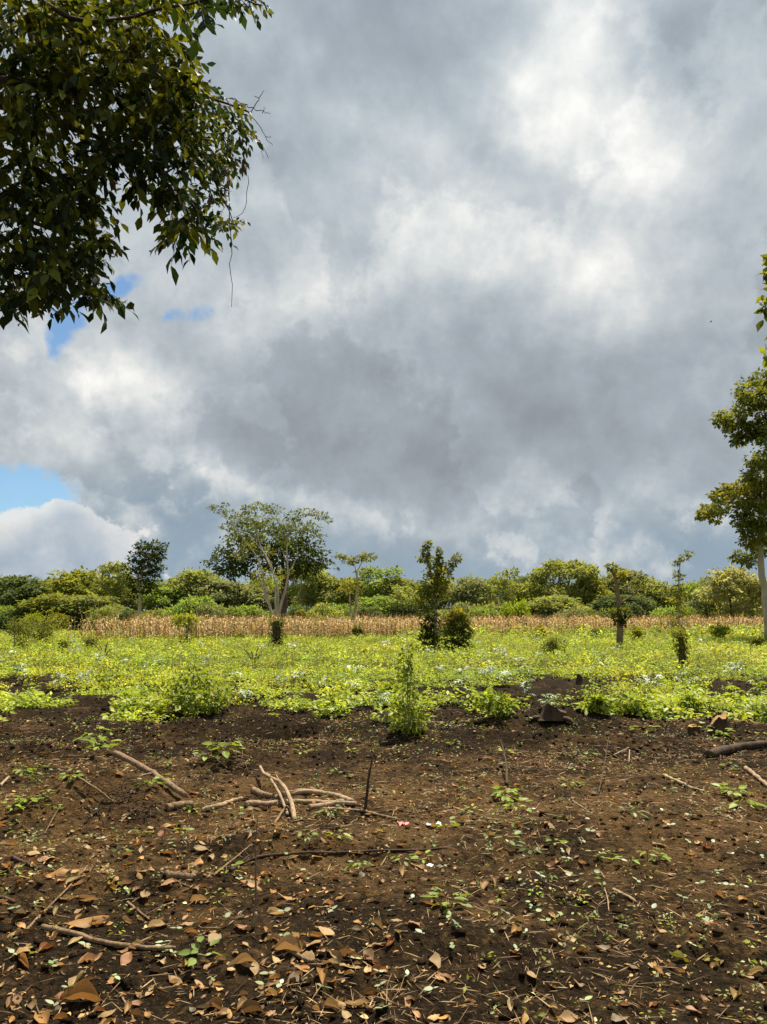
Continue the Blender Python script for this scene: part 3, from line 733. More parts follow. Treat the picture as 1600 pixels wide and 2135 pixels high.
ptree('yellow_shrub', 'bright yellow-green shrub in front of the left corn', 'shrub', 43, 387,
      [([(390, 1340), (390, 1318), (388, 1300)], 0.04, 0.02)],
      [(370, 1290, 14, 7, 150), (388, 1286, 16, 8, 190), (402, 1292, 10, 7, 100), (380, 1299, 16, 7, 130), (398, 1308, 9, 8, 80, 0, OLIVE), (395, 1325, 8, 9, 70, 0, OLIVE), (390, 1340, 9, 6, 60, 0, MIX)], 0.14, LIME, crown='leaves')
for k, (px, py, r, cols, lab) in enumerate([
    (628, 1282, 11, GOLD, 'small upright green shrub poking above the corn right of the ivy stump'),
    (748, 1318, 16, MIX, 'dark rounded shrub at the corn edge below the slender tree'),
    (1238, 1292, 14, LIME, 'pale leafy shrub standing in the corn left of the lopped trunk'),
    (1245, 1318, 15, OLIVE, 'low shrub at the corn edge left of the lopped trunk'),
    (1400, 1308, 22, GOLD, 'bushy light green plant in the corn beside the leafy post'),
    (1580, 1340, 14, MIX, 'small dark bush near the right edge of the field'),
    (1155, 1350, 24, OLIVE, 'grassy olive shrub in the field left of the lopped trunk'),
    (130, 1345, 13, MIX, 'small dark green shrub in the field at the left end of the corn'),
    (190, 1340, 16, OLIVE, 'low shrub at the foot of the corn near its left end'),
    (30, 1325, 40, OLIVE, 'spreading grey-green shrub at the left edge by the corn'),
    (90, 1315, 42, MIX, 'wide leafy shrub mass left of the corn field'),
    (60, 1300, 30, LIME, 'tall light green weed bush at the left end of the forest line'),
    (120, 1295, 24, GOLD, 'yellowish bush at the left end of the corn'),
    (500, 1330, 10, OLIVE, 'little olive shrub at the corn edge left of the ivy stump'),
    (1130, 1318, 16, GOLD, 'yellow-green weed bush against the corn right of the round bush'),
    (1500, 1318, 22, LIME, 'broad yellow-green weed bush against the corn at the right'),
    (1330, 1322, 16, GOLD, 'yellow-green weed bush just right of the lopped trunk')]):
    Yk = 1.6 * 1600 / max(py + r * 0.7 - 1282, 34)
    ptree('shrub', lab, 'shrub', Yk, px, [([(px, py + r), (px, py), (px, py - r * .4)], 0.03, 0.01)],
          [(px + rnd(-.6, .6) * r, py + rnd(-.6, .5) * r * .8, r * rnd(.4, .6), r * rnd(.3, .5), 60 + 4 * r) for _ in range(7)], pxs(3.6, Yk), cols, crown='leaves', group='shrubs between the field and the corn')

# ---- tree hanging into the picture from the left
over_base = np.array((-5.4, 6.2, float(gh(-5.4, 6.2))))
OT = empty('overhanging_tree', over_base, 'leafy tree with painted shade and backlight whose branches hang into the picture at top left', 'tree')
m = MB(); tube(m, bend(np.array([(0, 0, -.1), (.1, .1, 2.0), (0.2, 0, 4.2), (.1, -.1, 7.0), (0.3, 0, 9.5)]), 16, .03), np.linspace(.30, .10, 16), 10, rough=.05)
m.build('trunk', M['brown_bark'], OT, True)
def O(px, py, Y): return W(px, py, Y) - over_base
TR = np.array((0.2, 0, 0.0)); BR = []
for pts, r0, r1 in [
    ([TR + (0, 0, 3.6), O(-250, 240, 6.4), O(20, 222, 6.3), O(140, 262, 6.2), O(300, 330, 6.0), O(395, 420, 5.9), O(420, 490, 5.8)], .085, .010),
    ([TR + (0, 0, 4.2), O(-200, 190, 6.0), O(120, 180, 5.9), O(300, 165, 5.9), O(440, 205, 5.8), O(525, 235, 5.8)], .075, .008),
    ([TR + (0, 0, 5.0), O(-100, -60, 5.6), O(150, 40, 5.5), O(350, 15, 5.5), O(470, -10, 5.5), O(545, 10, 5.5)], .040, .006),
    ([TR + (0, 0, 3.0), O(-200, 400, 6.8), O(60, 470, 6.7), O(150, 570, 6.6), O(250, 645, 6.5)], .070, .008),
    ([O(-80, 300, 6.6), O(80, 330, 6.5), O(170, 420, 6.4), O(225, 455, 6.4)], .030, .006),
    ([O(-80, 420, 6.8), O(120, 480, 6.8), O(200, 518, 6.7), O(240, 535, 6.7)], .030, .006),
    ([O(-80, 480, 6.7), O(10, 580, 6.6), O(50, 670, 6.6)], .025, .005),
    ([O(140, 180, 5.9), O(210, 280, 5.9), O(250, 350, 5.8), O(300, 400, 5.8)], .022, .004),
    ([O(300, 165, 5.9), O(400, 290, 5.8), O(460, 400, 5.7), O(495, 490, 5.7)], .022, .004),
    ([O(0, 222, 6.3), O(160, 120, 6.0), O(330, 90, 6.0)], .028, .005),
    ([TR + (0, 0, 5.8), O(-200, -450, 6.5), O(150, -460, 6.0), O(420, -400, 5.8)], .07, .01),
    ([TR + (0, 0, 4.6), (1.4, -1.6, 6.0), (2.6, -2.8, 6.6)], .07, .01), ([TR + (0, 0, 5.4), (-1.6, 1.2, 6.6), (-2.8, 1.8, 7.2)], .07, .01)]:
    m = MB(); n = 4 * len(pts); tube(m, bend(pts, n, .006), r1 + (r0 - r1) * np.linspace(1, 0, n) ** 2.2, 6, rough=.05); BR.append((m.build('branch', M['dark_stick'], OT, True), bend(pts, 24)))
# leafy sprays: a twig with alternate drooping leaves
OV = dict(pos=[], ax=[], nr=[], L=[], col=[])
tw = MB()
SHADEG = [(0.014, 0.030, 0.010), (0.024, 0.046, 0.012), (0.040, 0.064, 0.014)]  # shade of leaves seen from below, put into their green
BACKLITG = [(0.17, 0.18, 0.014), (0.11, 0.125, 0.012), (0.065, 0.08, 0.011)]  # sun shining through the blades, painted as yellower leaf colour
def spray(p, d, n, ll, cols):
    d = unit(d); L0 = ll * 0.42 * n; p = p - d * L0 * 0.5 + np.array((0, 0, 0.06))
    pts = np.array([p + d * L0 * t + np.array((0, 0, -0.22 * L0 * t * t)) for t in np.linspace(0, 1, 4)])
    tube(tw, pts, np.linspace(.0035, .0015, 4), 3, cap=False)
    for i in range(n):
        t = (i + .6) / n; q = p + d * L0 * t + np.array((0, 0, -0.22 * L0 * t * t))
        side = unit(np.cross(d, (0, 0, 1.0))) * (1 if i % 2 else -1)
        OV['pos'].append(q); OV['ax'].append(d * .55 + side * rnd(.3, .8) + np.array((0, 0, -rnd(.1, .8))) + RNG.normal(0, .18, 3))
        OV['nr'].append(np.array((0, 0, 1.0)) + RNG.normal(0, .35, 3)); OV['L'].append(ll * rnd(.7, 1.25)); OV['col'].append(palette(1, cols, .2)[0])
CL = [(60, 60, 130, 90), (200, 80, 130, 90), (300, 60, 80, 70), (335, 140, 70, 60), (90, 200, 120, 90), (230, 195, 120, 75), (385, 195, 60, 34), (445, 240, 60, 36), (490, 275, 34, 50), (320, 250, 90, 60),
      (255, 325, 66, 50), (180, 350, 60, 45), (40, 330, 90, 90), (60, 470, 110, 80), (50, 560, 110, 70), (150, 560, 62, 44), (205, 628, 42, 18), (135, 420, 50, 60), (195, 440, 32, 20), (195, 522, 40, 18),
      (40, 635, 34, 26), (370, 320, 70, 60), (430, 330, 54, 60), (365, 430, 34, 50), (388, 490, 44, 32), (440, 440, 28, 46), (478, 480, 22, 20), (420, 18, 60, 26), (510, 14, 40, 20), (290, 392, 14, 16), (110, 620, 60, 22), (470, 340, 24, 34), (350, 200, 80, 50)]
for px, py, rx, ry in CL:
    big = RNG.random() < .55
    for k in range(int(7 + rx * ry / 96)):
        a = rnd(0, 6.28); r = math.sqrt(rnd(0, 1))
        Y = rnd(5.3, 7.0)
        p = O(px + rx * r * math.cos(a), py + ry * r * math.sin(a), Y)
        d = np.array((math.cos(a) * r * .8 + rnd(-.5, .7), rnd(-.6, .6), -math.sin(a) * r * .5 + rnd(-.6, .2)))
        backlit = rnd(0, 1) < (.68 if (px < 130 and py < 380) or (150 < px < 400 and py < 260) else .32)  # painted backlight is commoner in the upper and inner foliage
        spray(p, d, int(rnd(4, 8)), rnd(.06, .09) if px > 420 else rnd(.085, .135), BACKLITG if backlit else SHADEG)
# the crown goes on outside the picture, around the trunk and over the camera's left
for k in range(520):
    p = np.array((rnd(-3, 2.2), rnd(-3.2, 1.5), rnd(5.6, 10.5))) + np.array((0, 0, 0))
    if np.linalg.norm((p - (0, 0, 7.5)) / (3, 3.2, 3.2)) > 1: continue
    spray(p, RNG.normal(0, 1, 3), int(rnd(5, 9)), .11, SHADEG)
for k in OV: OV[k] = np.array(OV[k])
tw.build('twigs', M['dark_stick'], OT).__setitem__('kind', 'stuff')
# the 300 leaves that hang freest against the sky are leaves of their own; the rest stay together as the crown
wp = OV['pos'] + over_base
vz_ = np.stack([wp[:, 0], wp[:, 1] * math.cos(PITCH) + (wp[:, 2] - CAM_H) * math.sin(PITCH), -(wp[:, 1]) * math.sin(PITCH) + (wp[:, 2] - CAM_H) * math.cos(PITCH)], 1)
ppx = 800 + 1600 * vz_[:, 0] / vz_[:, 1]; ppy = 1067.5 - 1600 * vz_[:, 2] / vz_[:, 1]
infr = (ppx > 3) & (ppx < 700) & (ppy > 3) & (wp[:, 1] > 4.5)
score = np.full(len(wp), 1e9)
idx = np.where(infr)[0]
for i in idx: score[i] = np.sum((np.abs(ppx[idx] - ppx[i]) < 26) & (np.abs(ppy[idx] - ppy[i]) < 26)) - 60 * OV['L'][i]
pick = np.argsort(score)[:300]
mm = MB(); add_leaves(mm, np.zeros((1, 3)), np.array([(0, 1.0, 0)]), np.array([(0, 0, 1.0)]), 1.0, .48, np.array([(.05, .06, .02)]), T_LEAF)
leaf_me = mm.mesh('leaf', M['over_leaf_obj'], True)
for i in pick:
    a = unit(OV['ax'][i]); n_ = unit(OV['nr'][i] - (OV['nr'][i] * a).sum() * a); s = np.cross(a, n_); L = OV['L'][i]
    mat = Matrix(((s[0] * L, a[0] * L, n_[0] * L, OV['pos'][i][0]), (s[1] * L, a[1] * L, n_[1] * L, OV['pos'][i][1]), (s[2] * L, a[2] * L, n_[2] * L, OV['pos'][i][2]), (0, 0, 0, 1)))
    nb = min(BR, key=lambda t: np.min(np.linalg.norm(t[1] - OV['pos'][i], axis=1)))[0]
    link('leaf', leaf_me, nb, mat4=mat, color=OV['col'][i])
rest = np.ones(len(wp), bool); rest[pick] = False
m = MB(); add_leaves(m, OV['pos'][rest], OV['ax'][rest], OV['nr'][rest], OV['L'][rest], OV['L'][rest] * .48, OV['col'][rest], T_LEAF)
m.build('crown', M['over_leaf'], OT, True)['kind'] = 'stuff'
# bare twigs at the tip and hanging stems
for pts, r in [([(522, 235), (540, 205), (551, 188)], .004), ([(515, 220), (545, 232), (564, 236)], .004), ([(520, 240), (545, 262), (556, 290), (568, 303)], .004), ([(515, 245), (535, 285), (548, 300), (560, 330)], .004), ([(520, 280), (545, 300), (549, 330)], .003),
               ([(478, 400), (481, 460), (483, 520), (480, 560), (484, 600), (483, 640)], .004), ([(517, 365), (515, 420), (500, 448), (486, 453)], .003), ([(540, 205), (530, 200)], .003), ([(548, 236), (552, 222)], .003), ([(555, 285), (566, 285)], .003),
               ([(476, 400), (468, 430), (461, 440)], .003), ([(283, 378), (292, 395), (302, 420)], .005), ([(295, 392), (310, 396), (318, 408)], .004), ([(378, 60), (379, 80), (377, 98)], .003), ([(365, 120), (390, 138), (402, 150)], .003)]:
    m = MB(); p = bend([O(x, y, 5.75) for x, y in pts], 10, .006); tube(m, p, np.linspace(r, r * .5, 10), 5); m.build('bare_twig', M['dark_stick'], OT)
# pod clusters under the branch tip
for k, (px, py) in enumerate([(503, 290), (508, 330), (470, 345), (486, 330), (456, 365), (512, 345), (355, 240), (236, 378), (478, 372), (465, 395), (440, 405), (515, 310)]):
    m = MB(); p0 = O(px, py, 5.72)
    for j in range(4):
        q = p0 + RNG.normal(0, .012, 3); tube(m, bend([q, q + (rnd(-.01, .01), 0, -.04), q + (rnd(-.02, .02), 0, -.085)], 5), [.003, .008, .009, .008, .002], 5, col=None)
    m.build('pod_cluster', M['stick'], OT)

# ---- second tree, just outside at the right; a few sprays reach the edge
rb = np.array((6.6, 8.5, float(gh(6.6, 8.5))))
RT = empty('right_edge_tree', rb, 'tree beyond the right edge with a few leaf tips reaching in', 'tree')
m = MB(); tube(m, bend([(0, 0, -.1), (.1, 0, 3), (0, .1, 7)], 10, .02), np.linspace(.22, .07, 10), 8, rough=.05); m.build('trunk', M['brown_bark'], RT, True)
def Rr(px, py): return W(px, py, 8.3) - rb
m1 = MB()
for pts in [[(0, 0, 3.6), Rr(1720, 700), Rr(1640, 600), Rr(1606, 560)], [(0, 0, 3.2), Rr(1720, 800), Rr(1640, 770), Rr(1606, 745)]]:
    m = MB(); tube(m, bend([np.array(p) for p in pts], 10), np.linspace(.05, .006, 10), 5); m.build('branch', M['dark_stick'], RT, True)
for px, py, rx, ry, n, cols in [(1612, 560, 16, 40, 90, MIX), (1600, 612, 9, 18, 14, LIME), (1604, 640, 12, 16, 30, MIX), (1600, 742, 8, 16, 16, LIME), (1602, 790, 10, 10, 16, MIX), (1660, 640, 50, 90, 260, MIX), (1680, 780, 50, 60, 200, MIX)]:
    q = Rr(px, py); clump(m1, q, (pxs(rx, 8.3), pxs(rx, 8.3), pxs(ry, 8.3)), n, .10, cols, T=T_LEAF)
for k in range(30): clump(m1, np.array((rnd(-.6, 2), rnd(-2, 2), rnd(4, 8))), .5, 60, .11, MIX, T=T_LEAF)
m1.build('crown', M['tree_leaf'], RT)

# ================================================================== DRY CORN
def corn_proto(seed, green=0.0):
    global RNG
    keep = RNG; RNG = np.random.default_rng(seed)
    m = MB(); h = rnd(1.2, 1.5)
    tan = [(0.46, 0.335, 0.165), (0.58, 0.44, 0.235), (0.35, 0.245, 0.115), (0.51, 0.37, 0.18)]
    if green: tan = tan + [(0.2, 0.22, 0.05)] * 2
    lean = rnd(-.08, .08, 2)
    st = np.array([(lean[0] * t * t, lean[1] * t * t, h * t - .02) for t in np.linspace(0, 1, 5)])
    tube(m, st, np.linspace(.016, .006, 5), 4, col=palette(1, tan, .1)[0])
    for k in range(9):
        t = .18 + .085 * k + rnd(-.03, .03); a = k * math.pi + rnd(-.7, .7); b = np.array((lean[0] * t * t, lean[1] * t * t, h * t))
        L = rnd(.28, .5); dr = rnd(.3, .95); d = np.array((math.cos(a), math.sin(a), 0)); sd_ = np.array((-d[1], d[0], 0)) + RNG.normal(0, .3, 3)
        mid = b + d * L * .4 + (0, 0, L * .18 * (1 - dr)); end = b + d * L * (.75 - .3 * dr) + (0, 0, -L * dr * .7); wv = .028
        m.add([b - sd_ * .008, b + sd_ * .008, mid - sd_ * wv, mid + sd_ * wv, end], [np.array([(0, 1, 3, 2)]), np.array([(2, 3, 4)])], palette(1, tan, .25)[0])
    for k in range(5):
        d = np.array((rnd(-.10, .10), rnd(-.10, .10), rnd(.10, .22))); b = st[-1]
        m.add([b - (.005, 0, 0), b + (.005, 0, 0), b + d], [np.array([(0, 1, 2)])], (.5, .33, .16))
    RNG = keep
    return m
cps = [corn_proto(500 + i, i % 4 == 3) for i in range(8)]
for c_ in cps: pass
cme = [c_.mesh('corn_stalk', M['corn']) for c_ in cps]
def corn_front(x): return 46.5 + 0.42 * (x + 19) * (x < 6) + (10.5 + 0.1 * (x - 6)) * (x >= 6)
k = 0
spots = []
for i in range(300):
    x = -19.0 + 43.0 * (i // 2 + rnd(0, .9)) / 150; y = corn_front(x) + (0 if i % 2 else .55) + rnd(-.25, .25)
    if abs(x) > .53 * y + .3: continue
    spots.append((x, y))
for x, y in spots:
    tag(link('corn_stalk', cme[int(rnd(0, 8))], None, (x, y, float(gh(x, y))), (0, 0, rnd(0, 6.28)), rnd(.9, 1.18)),
        'dry tan front-row corn stalk ' + along(x, y), 'corn stalk', 'front-row corn stalks ' + along(x, y))
mass = MB()
for i in range(5200):
    y0 = rnd(0, 1) ** 1.4 * 24 + 1.0; x = rnd(-22, 42); y = corn_front(x) + y0
    if x < -19 + 0.12 * y0 or abs(x) > .55 * y + 3: continue
    if i % 2 == 0 or y0 < 8:
        c_ = cps[i % 8]; a = rnd(0, 6.28); s = rnd(.9, 1.2); z = float(gh(x, y)) if False else 0.0
        ca, sa = math.cos(a) * s, math.sin(a) * s
        for vv, cc in [(np.concatenate(c_.v), np.concatenate(c_.c))]:
            v2 = np.stack([vv[:, 0] * ca - vv[:, 1] * sa + x, vv[:, 0] * sa + vv[:, 1] * ca + y, vv[:, 2] * s + z], 1)
            f4 = np.concatenate(c_.f[4]); f3 = np.concatenate(c_.f[3])
            mass.add(v2, [f4, f3], cc * math.exp(RNG.normal(0, .15)))
mass.v = [np.concatenate(mass.v)]; mass.v[0][:, 2] += gh(mass.v[0][:, 0], mass.v[0][:, 1])
tag(mass.build('dry_corn', M['corn']), 'dry tan corn standing behind the front rows', 'corn', kind='stuff')
del bpy.data.objects['dry_corn']['category']

# ================================================================== GREEN FIELD
FIELD = [(0.30, 0.385, 0.038), (0.39, 0.45, 0.06), (0.19, 0.285, 0.034), (0.35, 0.41, 0.06)]
def cover(x, y):
    """how densely weeds grow (0..1): bare furrows near the front, closed cover farther out"""
    edge = 11.6 + 3.4 * fbm(x / 1.2 + 2, y * 0 + 3, 3)
    d = sstep(edge, edge + 3.2, y)
    pat = np.clip(0.58 + 4.2 * fbm(x / 1.3 + 11, y / 0.8 + 7, 3), 0, 1)
    pat = np.maximum(pat, sstep(17, 24, y + 3 * fbm(x / 2 + 60, y / 2, 2)))
    bare2 = np.exp(-((y - 18.8 - 1.5 * fbm(x / 2, y * 0, 2)) / 1.1) ** 2) * (sstep(2.5, 4.5, x) + sstep(5, 7, -x)) * 0.95
    bare3 = np.exp(-((y - 15.4) / 0.9) ** 2) * sstep(0.3, 1.3, x) * (1 - sstep(3, 4, x)) * 0.9
    return d * np.clip(pat - bare2 - bare3, 0, 1)
def weed_arrays(m, x, y, z, size, nl, cols, T=T_DIA, flatn=0.9, ls=1.0):
    """many small leafy weeds at once"""
    n = len(x); k = nl
    c = np.repeat(np.stack([x, y, z], 1), k, 0); s = np.repeat(size, k)
    a = rnd(0, 6.28, n * k); tl = RNG.random(n * k)
    r = s * 0.42 * np.sqrt(RNG.random(n * k))
    hgt = s * (0.10 + 0.75 * tl) * np.repeat(rnd(.5, 1.1, n), k)
    p = c + np.stack([np.cos(a) * r, np.sin(a) * r, hgt], 1)
    ax = np.stack([np.cos(a), np.sin(a), rnd(-.4, .5, n * k)], 1) + RNG.normal(0, .3, (n * k, 3))
    nr = RNG.normal(0, .45, (n * k, 3)) + np.array((0, 0, flatn))
    L = s * rnd(.22, .48, n * k) * ls
    tone = np.stack([1 + .9 * fbm(x / 3.1 + 7, y / 2.2, 3), 1 + .55 * fbm(x / 3.1 + 7, y / 2.2, 3) + .35 * fbm(x / 1.1, y / 1.1 + 70, 2), np.ones(n)], 1) if n > 50 else np.ones((n, 3))
    pc = np.repeat(palette(n, cols, .28) * np.clip(tone, .45, 1.5), k, 0) * np.exp(RNG.normal(0, .16, (n * k, 1)))
    add_leaves(m, p, ax, nr, L, L * .55, pc, T)
m = MB()
x, y = scatter(13000, 10.9, 22, 1.5, 1.5); keep = RNG.random(len(x)) < cover(x, y); x, y = x[keep], y[keep]
weed_arrays(m, x, y, gh(x, y), rnd(.09, .28, len(x)) * (1 + .5 * fbm(x, y, 2)), 17, FIELD, ls=.72)
x, y = scatter(20500, 21, 70, 1.15, 3); keep = RNG.random(len(x)) < np.clip(.85 + 2.2 * fbm(x / 1.6 + 3, y / 1.6 + 33, 3), .35, 1); x, y = x[keep], y[keep]
weed_arrays(m, x, y, gh(x, y), rnd(.15, .46, len(x)) * (1 + 1.3 * fbm(x / 2, y / 2, 3)), 14, FIELD + [(0.34, 0.37, 0.07)], ls=.62)
x = rnd(1, 34, 1500); y = corn_front(0) + 0 * x
y = np.array([corn_front(t) for t in x]) + rnd(-5, 5, len(x)); kp = RNG.random(len(x)) < .25 + x / 40; x, y = x[kp], y[kp]
weed_arrays(m, x, y, gh(x, y), rnd(.5, 1.15, len(x)), 14, FIELD + [(.16, .2, .04)], ls=.6)
tag(m.build('field_weeds', M['field_leaf']), 'closed cover of low yellow-green weeds over the field', kind='stuff')
# grass blades between the weeds
m = MB()
x, y = scatter(12000, 12.3, 50, 1.2, 2); keep = RNG.random(len(x)) < cover(x, y) * .9; x, y = x[keep], y[keep]; n = len(x)
ax = np.stack([rnd(-.5, .5, n), rnd(-.5, .5, n), np.full(n, 1.0)], 1)
L = rnd(.08, .20, n) * (1 + y / 60); add_leaves(m, np.stack([x, y, gh(x, y)], 1), ax, np.stack([rnd(-1, 1, n), -np.ones(n), np.zeros(n)], 1), L, .010 + .0006 * y, palette(n, FIELD + [(.36, .34, .10)], .2))
tag(m.build('grass', M['field_leaf']), 'thin yellow-green grass between the weeds', kind='stuff')
# the 300 weeds nearest the bare strip, one by one
wv = []
for i in range(10):
    m = MB(); z1 = np.zeros(1)
    weed_arrays(m, z1, z1, z1, np.ones(1), 30 + 2 * (i % 4), [(1, 1, 1)], T_LEAF, ls=.75)
    tube(m, [(0, 0, -.05), (.02, .01, .3), (0, .02, .55)], [.02, .015, .008], 4, col=(.6, .5, .5))
    wv.append(m.mesh('field_weed', None)); wv[-1].materials.append(M['obj_leaf'])
x, y = scatter(3600, 10.9, 16.0, 1.0, .2); sel = np.where((RNG.random(len(x)) < cover(x, y)) & (np.abs(x) < .51 * y))[0]
sel = sel[np.argsort(y[sel] - 2.5 * RNG.random(len(sel)))][:285]
for i in sel:
    tag(link('field_weed', wv[int(rnd(0, 10))], None, (x[i], y[i], float(gh(x[i], y[i])) - .01), (rnd(-.15, .15), rnd(-.15, .15), rnd(0, 6.28)), (s_ := rnd(.20, .42), s_, s_ * rnd(.6, 1.1)), color=palette(1, FIELD, .18)[0]),
        'green weed on the field front edge ' + along(x[i], y[i]), 'weed', 'front edge weeds ' + along(x[i], y[i]))

def zone(px, py):
    """where on the bare strip, named by things one can find"""
    if py < 1600: return 'behind the stick pile' if px < 800 else 'in front of the two stumps'
    if py < 1760: return 'by the left soil mound' if px < 400 else 'around the stick pile' if px < 860 else 'right of the white scrap' if px < 1250 else 'below the right-edge log'
    if py < 1930: return 'above the thick left foreground stick' if px < 430 else 'below the long dark branch' if px < 960 else 'in the right half of the foreground litter'
    return 'at the bottom left' if px < 480 else 'at the bottom around the foreground leaf heap' if px < 960 else 'at the bottom right'
# ================================================================== PLANTS WITH LARGE LEAVES
def oval_leaf_mesh(name, wid=.5, rows=6, lift=.05, droop=.18, mat=None):
    """one leaf, unit length along +y, three strips across"""
    m = MB(); v = []
    for i in range(rows + 1):
        t = i / rows; hw = wid * .5 * math.sin(math.pi * min(1, t ** .85)) ** .8 if 0 < t < 1 else 0.004
        for u in (-1, 0, 1): v.append((u * hw, t, lift * abs(u) * 1.2 - droop * t * t))
    q = []
    for i in range(rows):
        for j in range(2): a = i * 3 + j; q.append((a, a + 1, a + 4, a + 3))
    m.add(v, [np.array(q)]); return m.mesh(name, mat, True)
def palm_leaf_mesh(name, lobes=7, mat=None):
    """palmate leaf with pointed lobes, attached at its centre-back"""
    m = MB(); v = [(0, 0, 0)]; n = lobes
    for i in range(n):
        a = math.radians(-150 + 300 * i / (n - 1)); L = .5 * (1 - .35 * abs(a) / 2.6)
        a2 = math.radians(-150 + 300 * (i + .5) / (n - 1))
        for da, k in ((-.20, .62), (0, 1.0), (.20, .62)): v.append((math.sin(a + da) * L * k, math.cos(a + da) * L * k, -.10 * k * k + .03 * (k < .9)))
        if i < n - 1: v.append((math.sin(a2) * .22, math.cos(a2) * .22, .035))
    t = [(0, i, i + 1) for i in range(1, len(v) - 1)]
    m.add(v, [np.array(t)[:, ::-1]]); return m.mesh(name, mat, True)
LEAF_OVAL = oval_leaf_mesh('leaf', .5, mat=M['obj_leaf'])
LEAF_OVAL_PALE = oval_leaf_mesh('leaf', .55, mat=M['pale_leaf'])
LEAF_COT = oval_leaf_mesh('leaf', .62, 5, .02, .12, mat=M['pale_leaf'])
LEAF_PALM = palm_leaf_mesh('leaf', 7, M['pale_leaf'])
LEAF_PALM_G = palm_leaf_mesh('leaf', 7, M['obj_leaf'])
def frame(pos, axis, nrm, L):
    a = unit(axis); nn = unit(np.asarray(nrm) - np.dot(nrm, a) * a); s = np.cross(a, nn)
    return Matrix(((s[0] * L, a[0] * L, nn[0] * L, pos[0]), (s[1] * L, a[1] * L, nn[1] * L, pos[1]), (s[2] * L, a[2] * L, nn[2] * L, pos[2]), (0, 0, 0, 1)))
M['stem'] = bark_mat('green_stem', (0.08, 0.09, 0.02), (0.20, 0.20, 0.06), 20.0)
def plant(name, label, cat, loc, h, n, leaf, L, col, group=None, spread=.5, jit=.2, stems=1, up=.9):
    e = empty(name, (loc[0], loc[1], loc[2]), label, cat, group)
    for s in range(stems):
        a0 = rnd(0, 6.28); top = np.array((math.cos(a0) * h * .25 * (stems > 1), math.sin(a0) * h * .25 * (stems > 1), h * rnd(.8, 1)))
        m = MB(); tube(m, bend([(0, 0, -.03), top * .5 + RNG.normal(0, .01, 3), top], 6), np.linspace(.012, .004, 6) * max(h, .3), 5, cap=False); m.build('stem', M['stem'], e)
        for k in range(n // stems):
            t = .25 + .75 * (k + 1) / (n // stems); a = k * 2.4 + rnd(-.4, .4); p = top * t
            d = np.array((math.cos(a), math.sin(a), rnd(-.1, .5))); q = p + d * L * spread * rnd(.3, 1)
            link('leaf', leaf, e, mat4=frame(q, d + (0, 0, -.15), (0, 0, up) + RNG.normal(0, .3, 3), L * rnd(.7, 1.2)), color=np.clip(np.asarray(col) * math.exp(RNG.normal(0, jit)), 0, .85))
    return e
SHEEN_PALE = (0.31, 0.37, 0.24)  # pale leaf green with the white sheen of glossy blades mixed in
for px, py, hpx, lab in [(290, 1470, 30, 'sheen-painted big-leaved plant left of the dense green shrub, field front edge'), (1100, 1462, 44, 'sheen-painted big-leaved plant behind the dark leaning stump'), (1140, 1478, 30, 'pale big-leaved plant drooping over the dark leaning stump'),
                         (1418, 1428, 26, 'sheen-painted big-leaved plant in front of the leafy post'), (512, 1462, 24, 'pale big-leaved plant just right of the dense green shrub'), (1450, 1432, 18, 'small sheen-painted plant just right of the plant at the leafy post'),
                         (800, 1475, 26, 'pale big-leaved plant left of the upright young shrub'), (960, 1440, 24, 'pale big-leaved plant right of the upright young shrub'), (40, 1412, 26, 'sheen-painted big-leaved plant beside the small dark stump at left')]:
    g = G(px, py); d = g[1]
    plant('sheen_leaf_plant', lab, 'plant', g, pxs(hpx, d), 9, LEAF_PALM, pxs(22, d), SHEEN_PALE)
for i in range(80):
    px = rnd(0, 1600); py = 1342 + 115 * rnd(0, 1) ** 1.3
    g = G(px, py); d = g[1]
    if cover(g[0], g[1]) < .4: continue
    plant('sheen_leaf_plant', 'small pale sheen-painted plant in the field ' + along(g[0], g[1]), 'plant', g, rnd(.25, .45), 6, LEAF_PALM, rnd(.14, .27) * (1 + d / 70), SHEEN_PALE, 'sheen-painted plants in the field ' + along(g[0], g[1]))
for i in range(34):
    px = rnd(0, 1600); py = rnd(1430, 1490); g = G(px, py)
    if cover(g[0], g[1]) < .5: continue
    plant('broadleaf_plant', 'knee-high green broadleaf plant among front weeds ' + along(g[0], g[1]), 'plant', g, rnd(.25, .5), 10, LEAF_PALM_G, rnd(.14, .24), (.24, .31, .03), 'broadleaf plants among the front weeds ' + along(g[0], g[1]))

# upright young shrub in the middle and the leafy shrub left of it
def leafy_shrub(name, lab, px, base, clumps, cols, Ls, stems):
    g = G(px, base); Yk = g[1]
    return ptree(name, lab, 'shrub', Yk, px, [([(px, base), (px + s * .5, (base + t) / 2), (px + s, t)], .012, .005) for s, t in stems], clumps, Ls, cols, crown='leaves', T=T_LEAF, mat='field_leaf', depth=.8)
YG = [(0.27, 0.35, 0.036), (0.36, 0.42, 0.05), (0.19, 0.265, 0.034)]
leafy_shrub('young_shrub', 'upright young shrub standing in the dark soil at the edge of the field', 852, 1530,
            [(850, 1360, 14, 16, 60), (846, 1385, 17, 20, 100), (856, 1410, 18, 20, 100), (848, 1435, 16, 18, 70), (838, 1470, 24, 20, 120), (868, 1475, 22, 22, 120), (852, 1500, 30, 20, 200), (835, 1515, 20, 12, 80), (872, 1512, 16, 14, 80)], YG, .055, [(-4, 1360), (6, 1380), (-14, 1440), (16, 1450)])
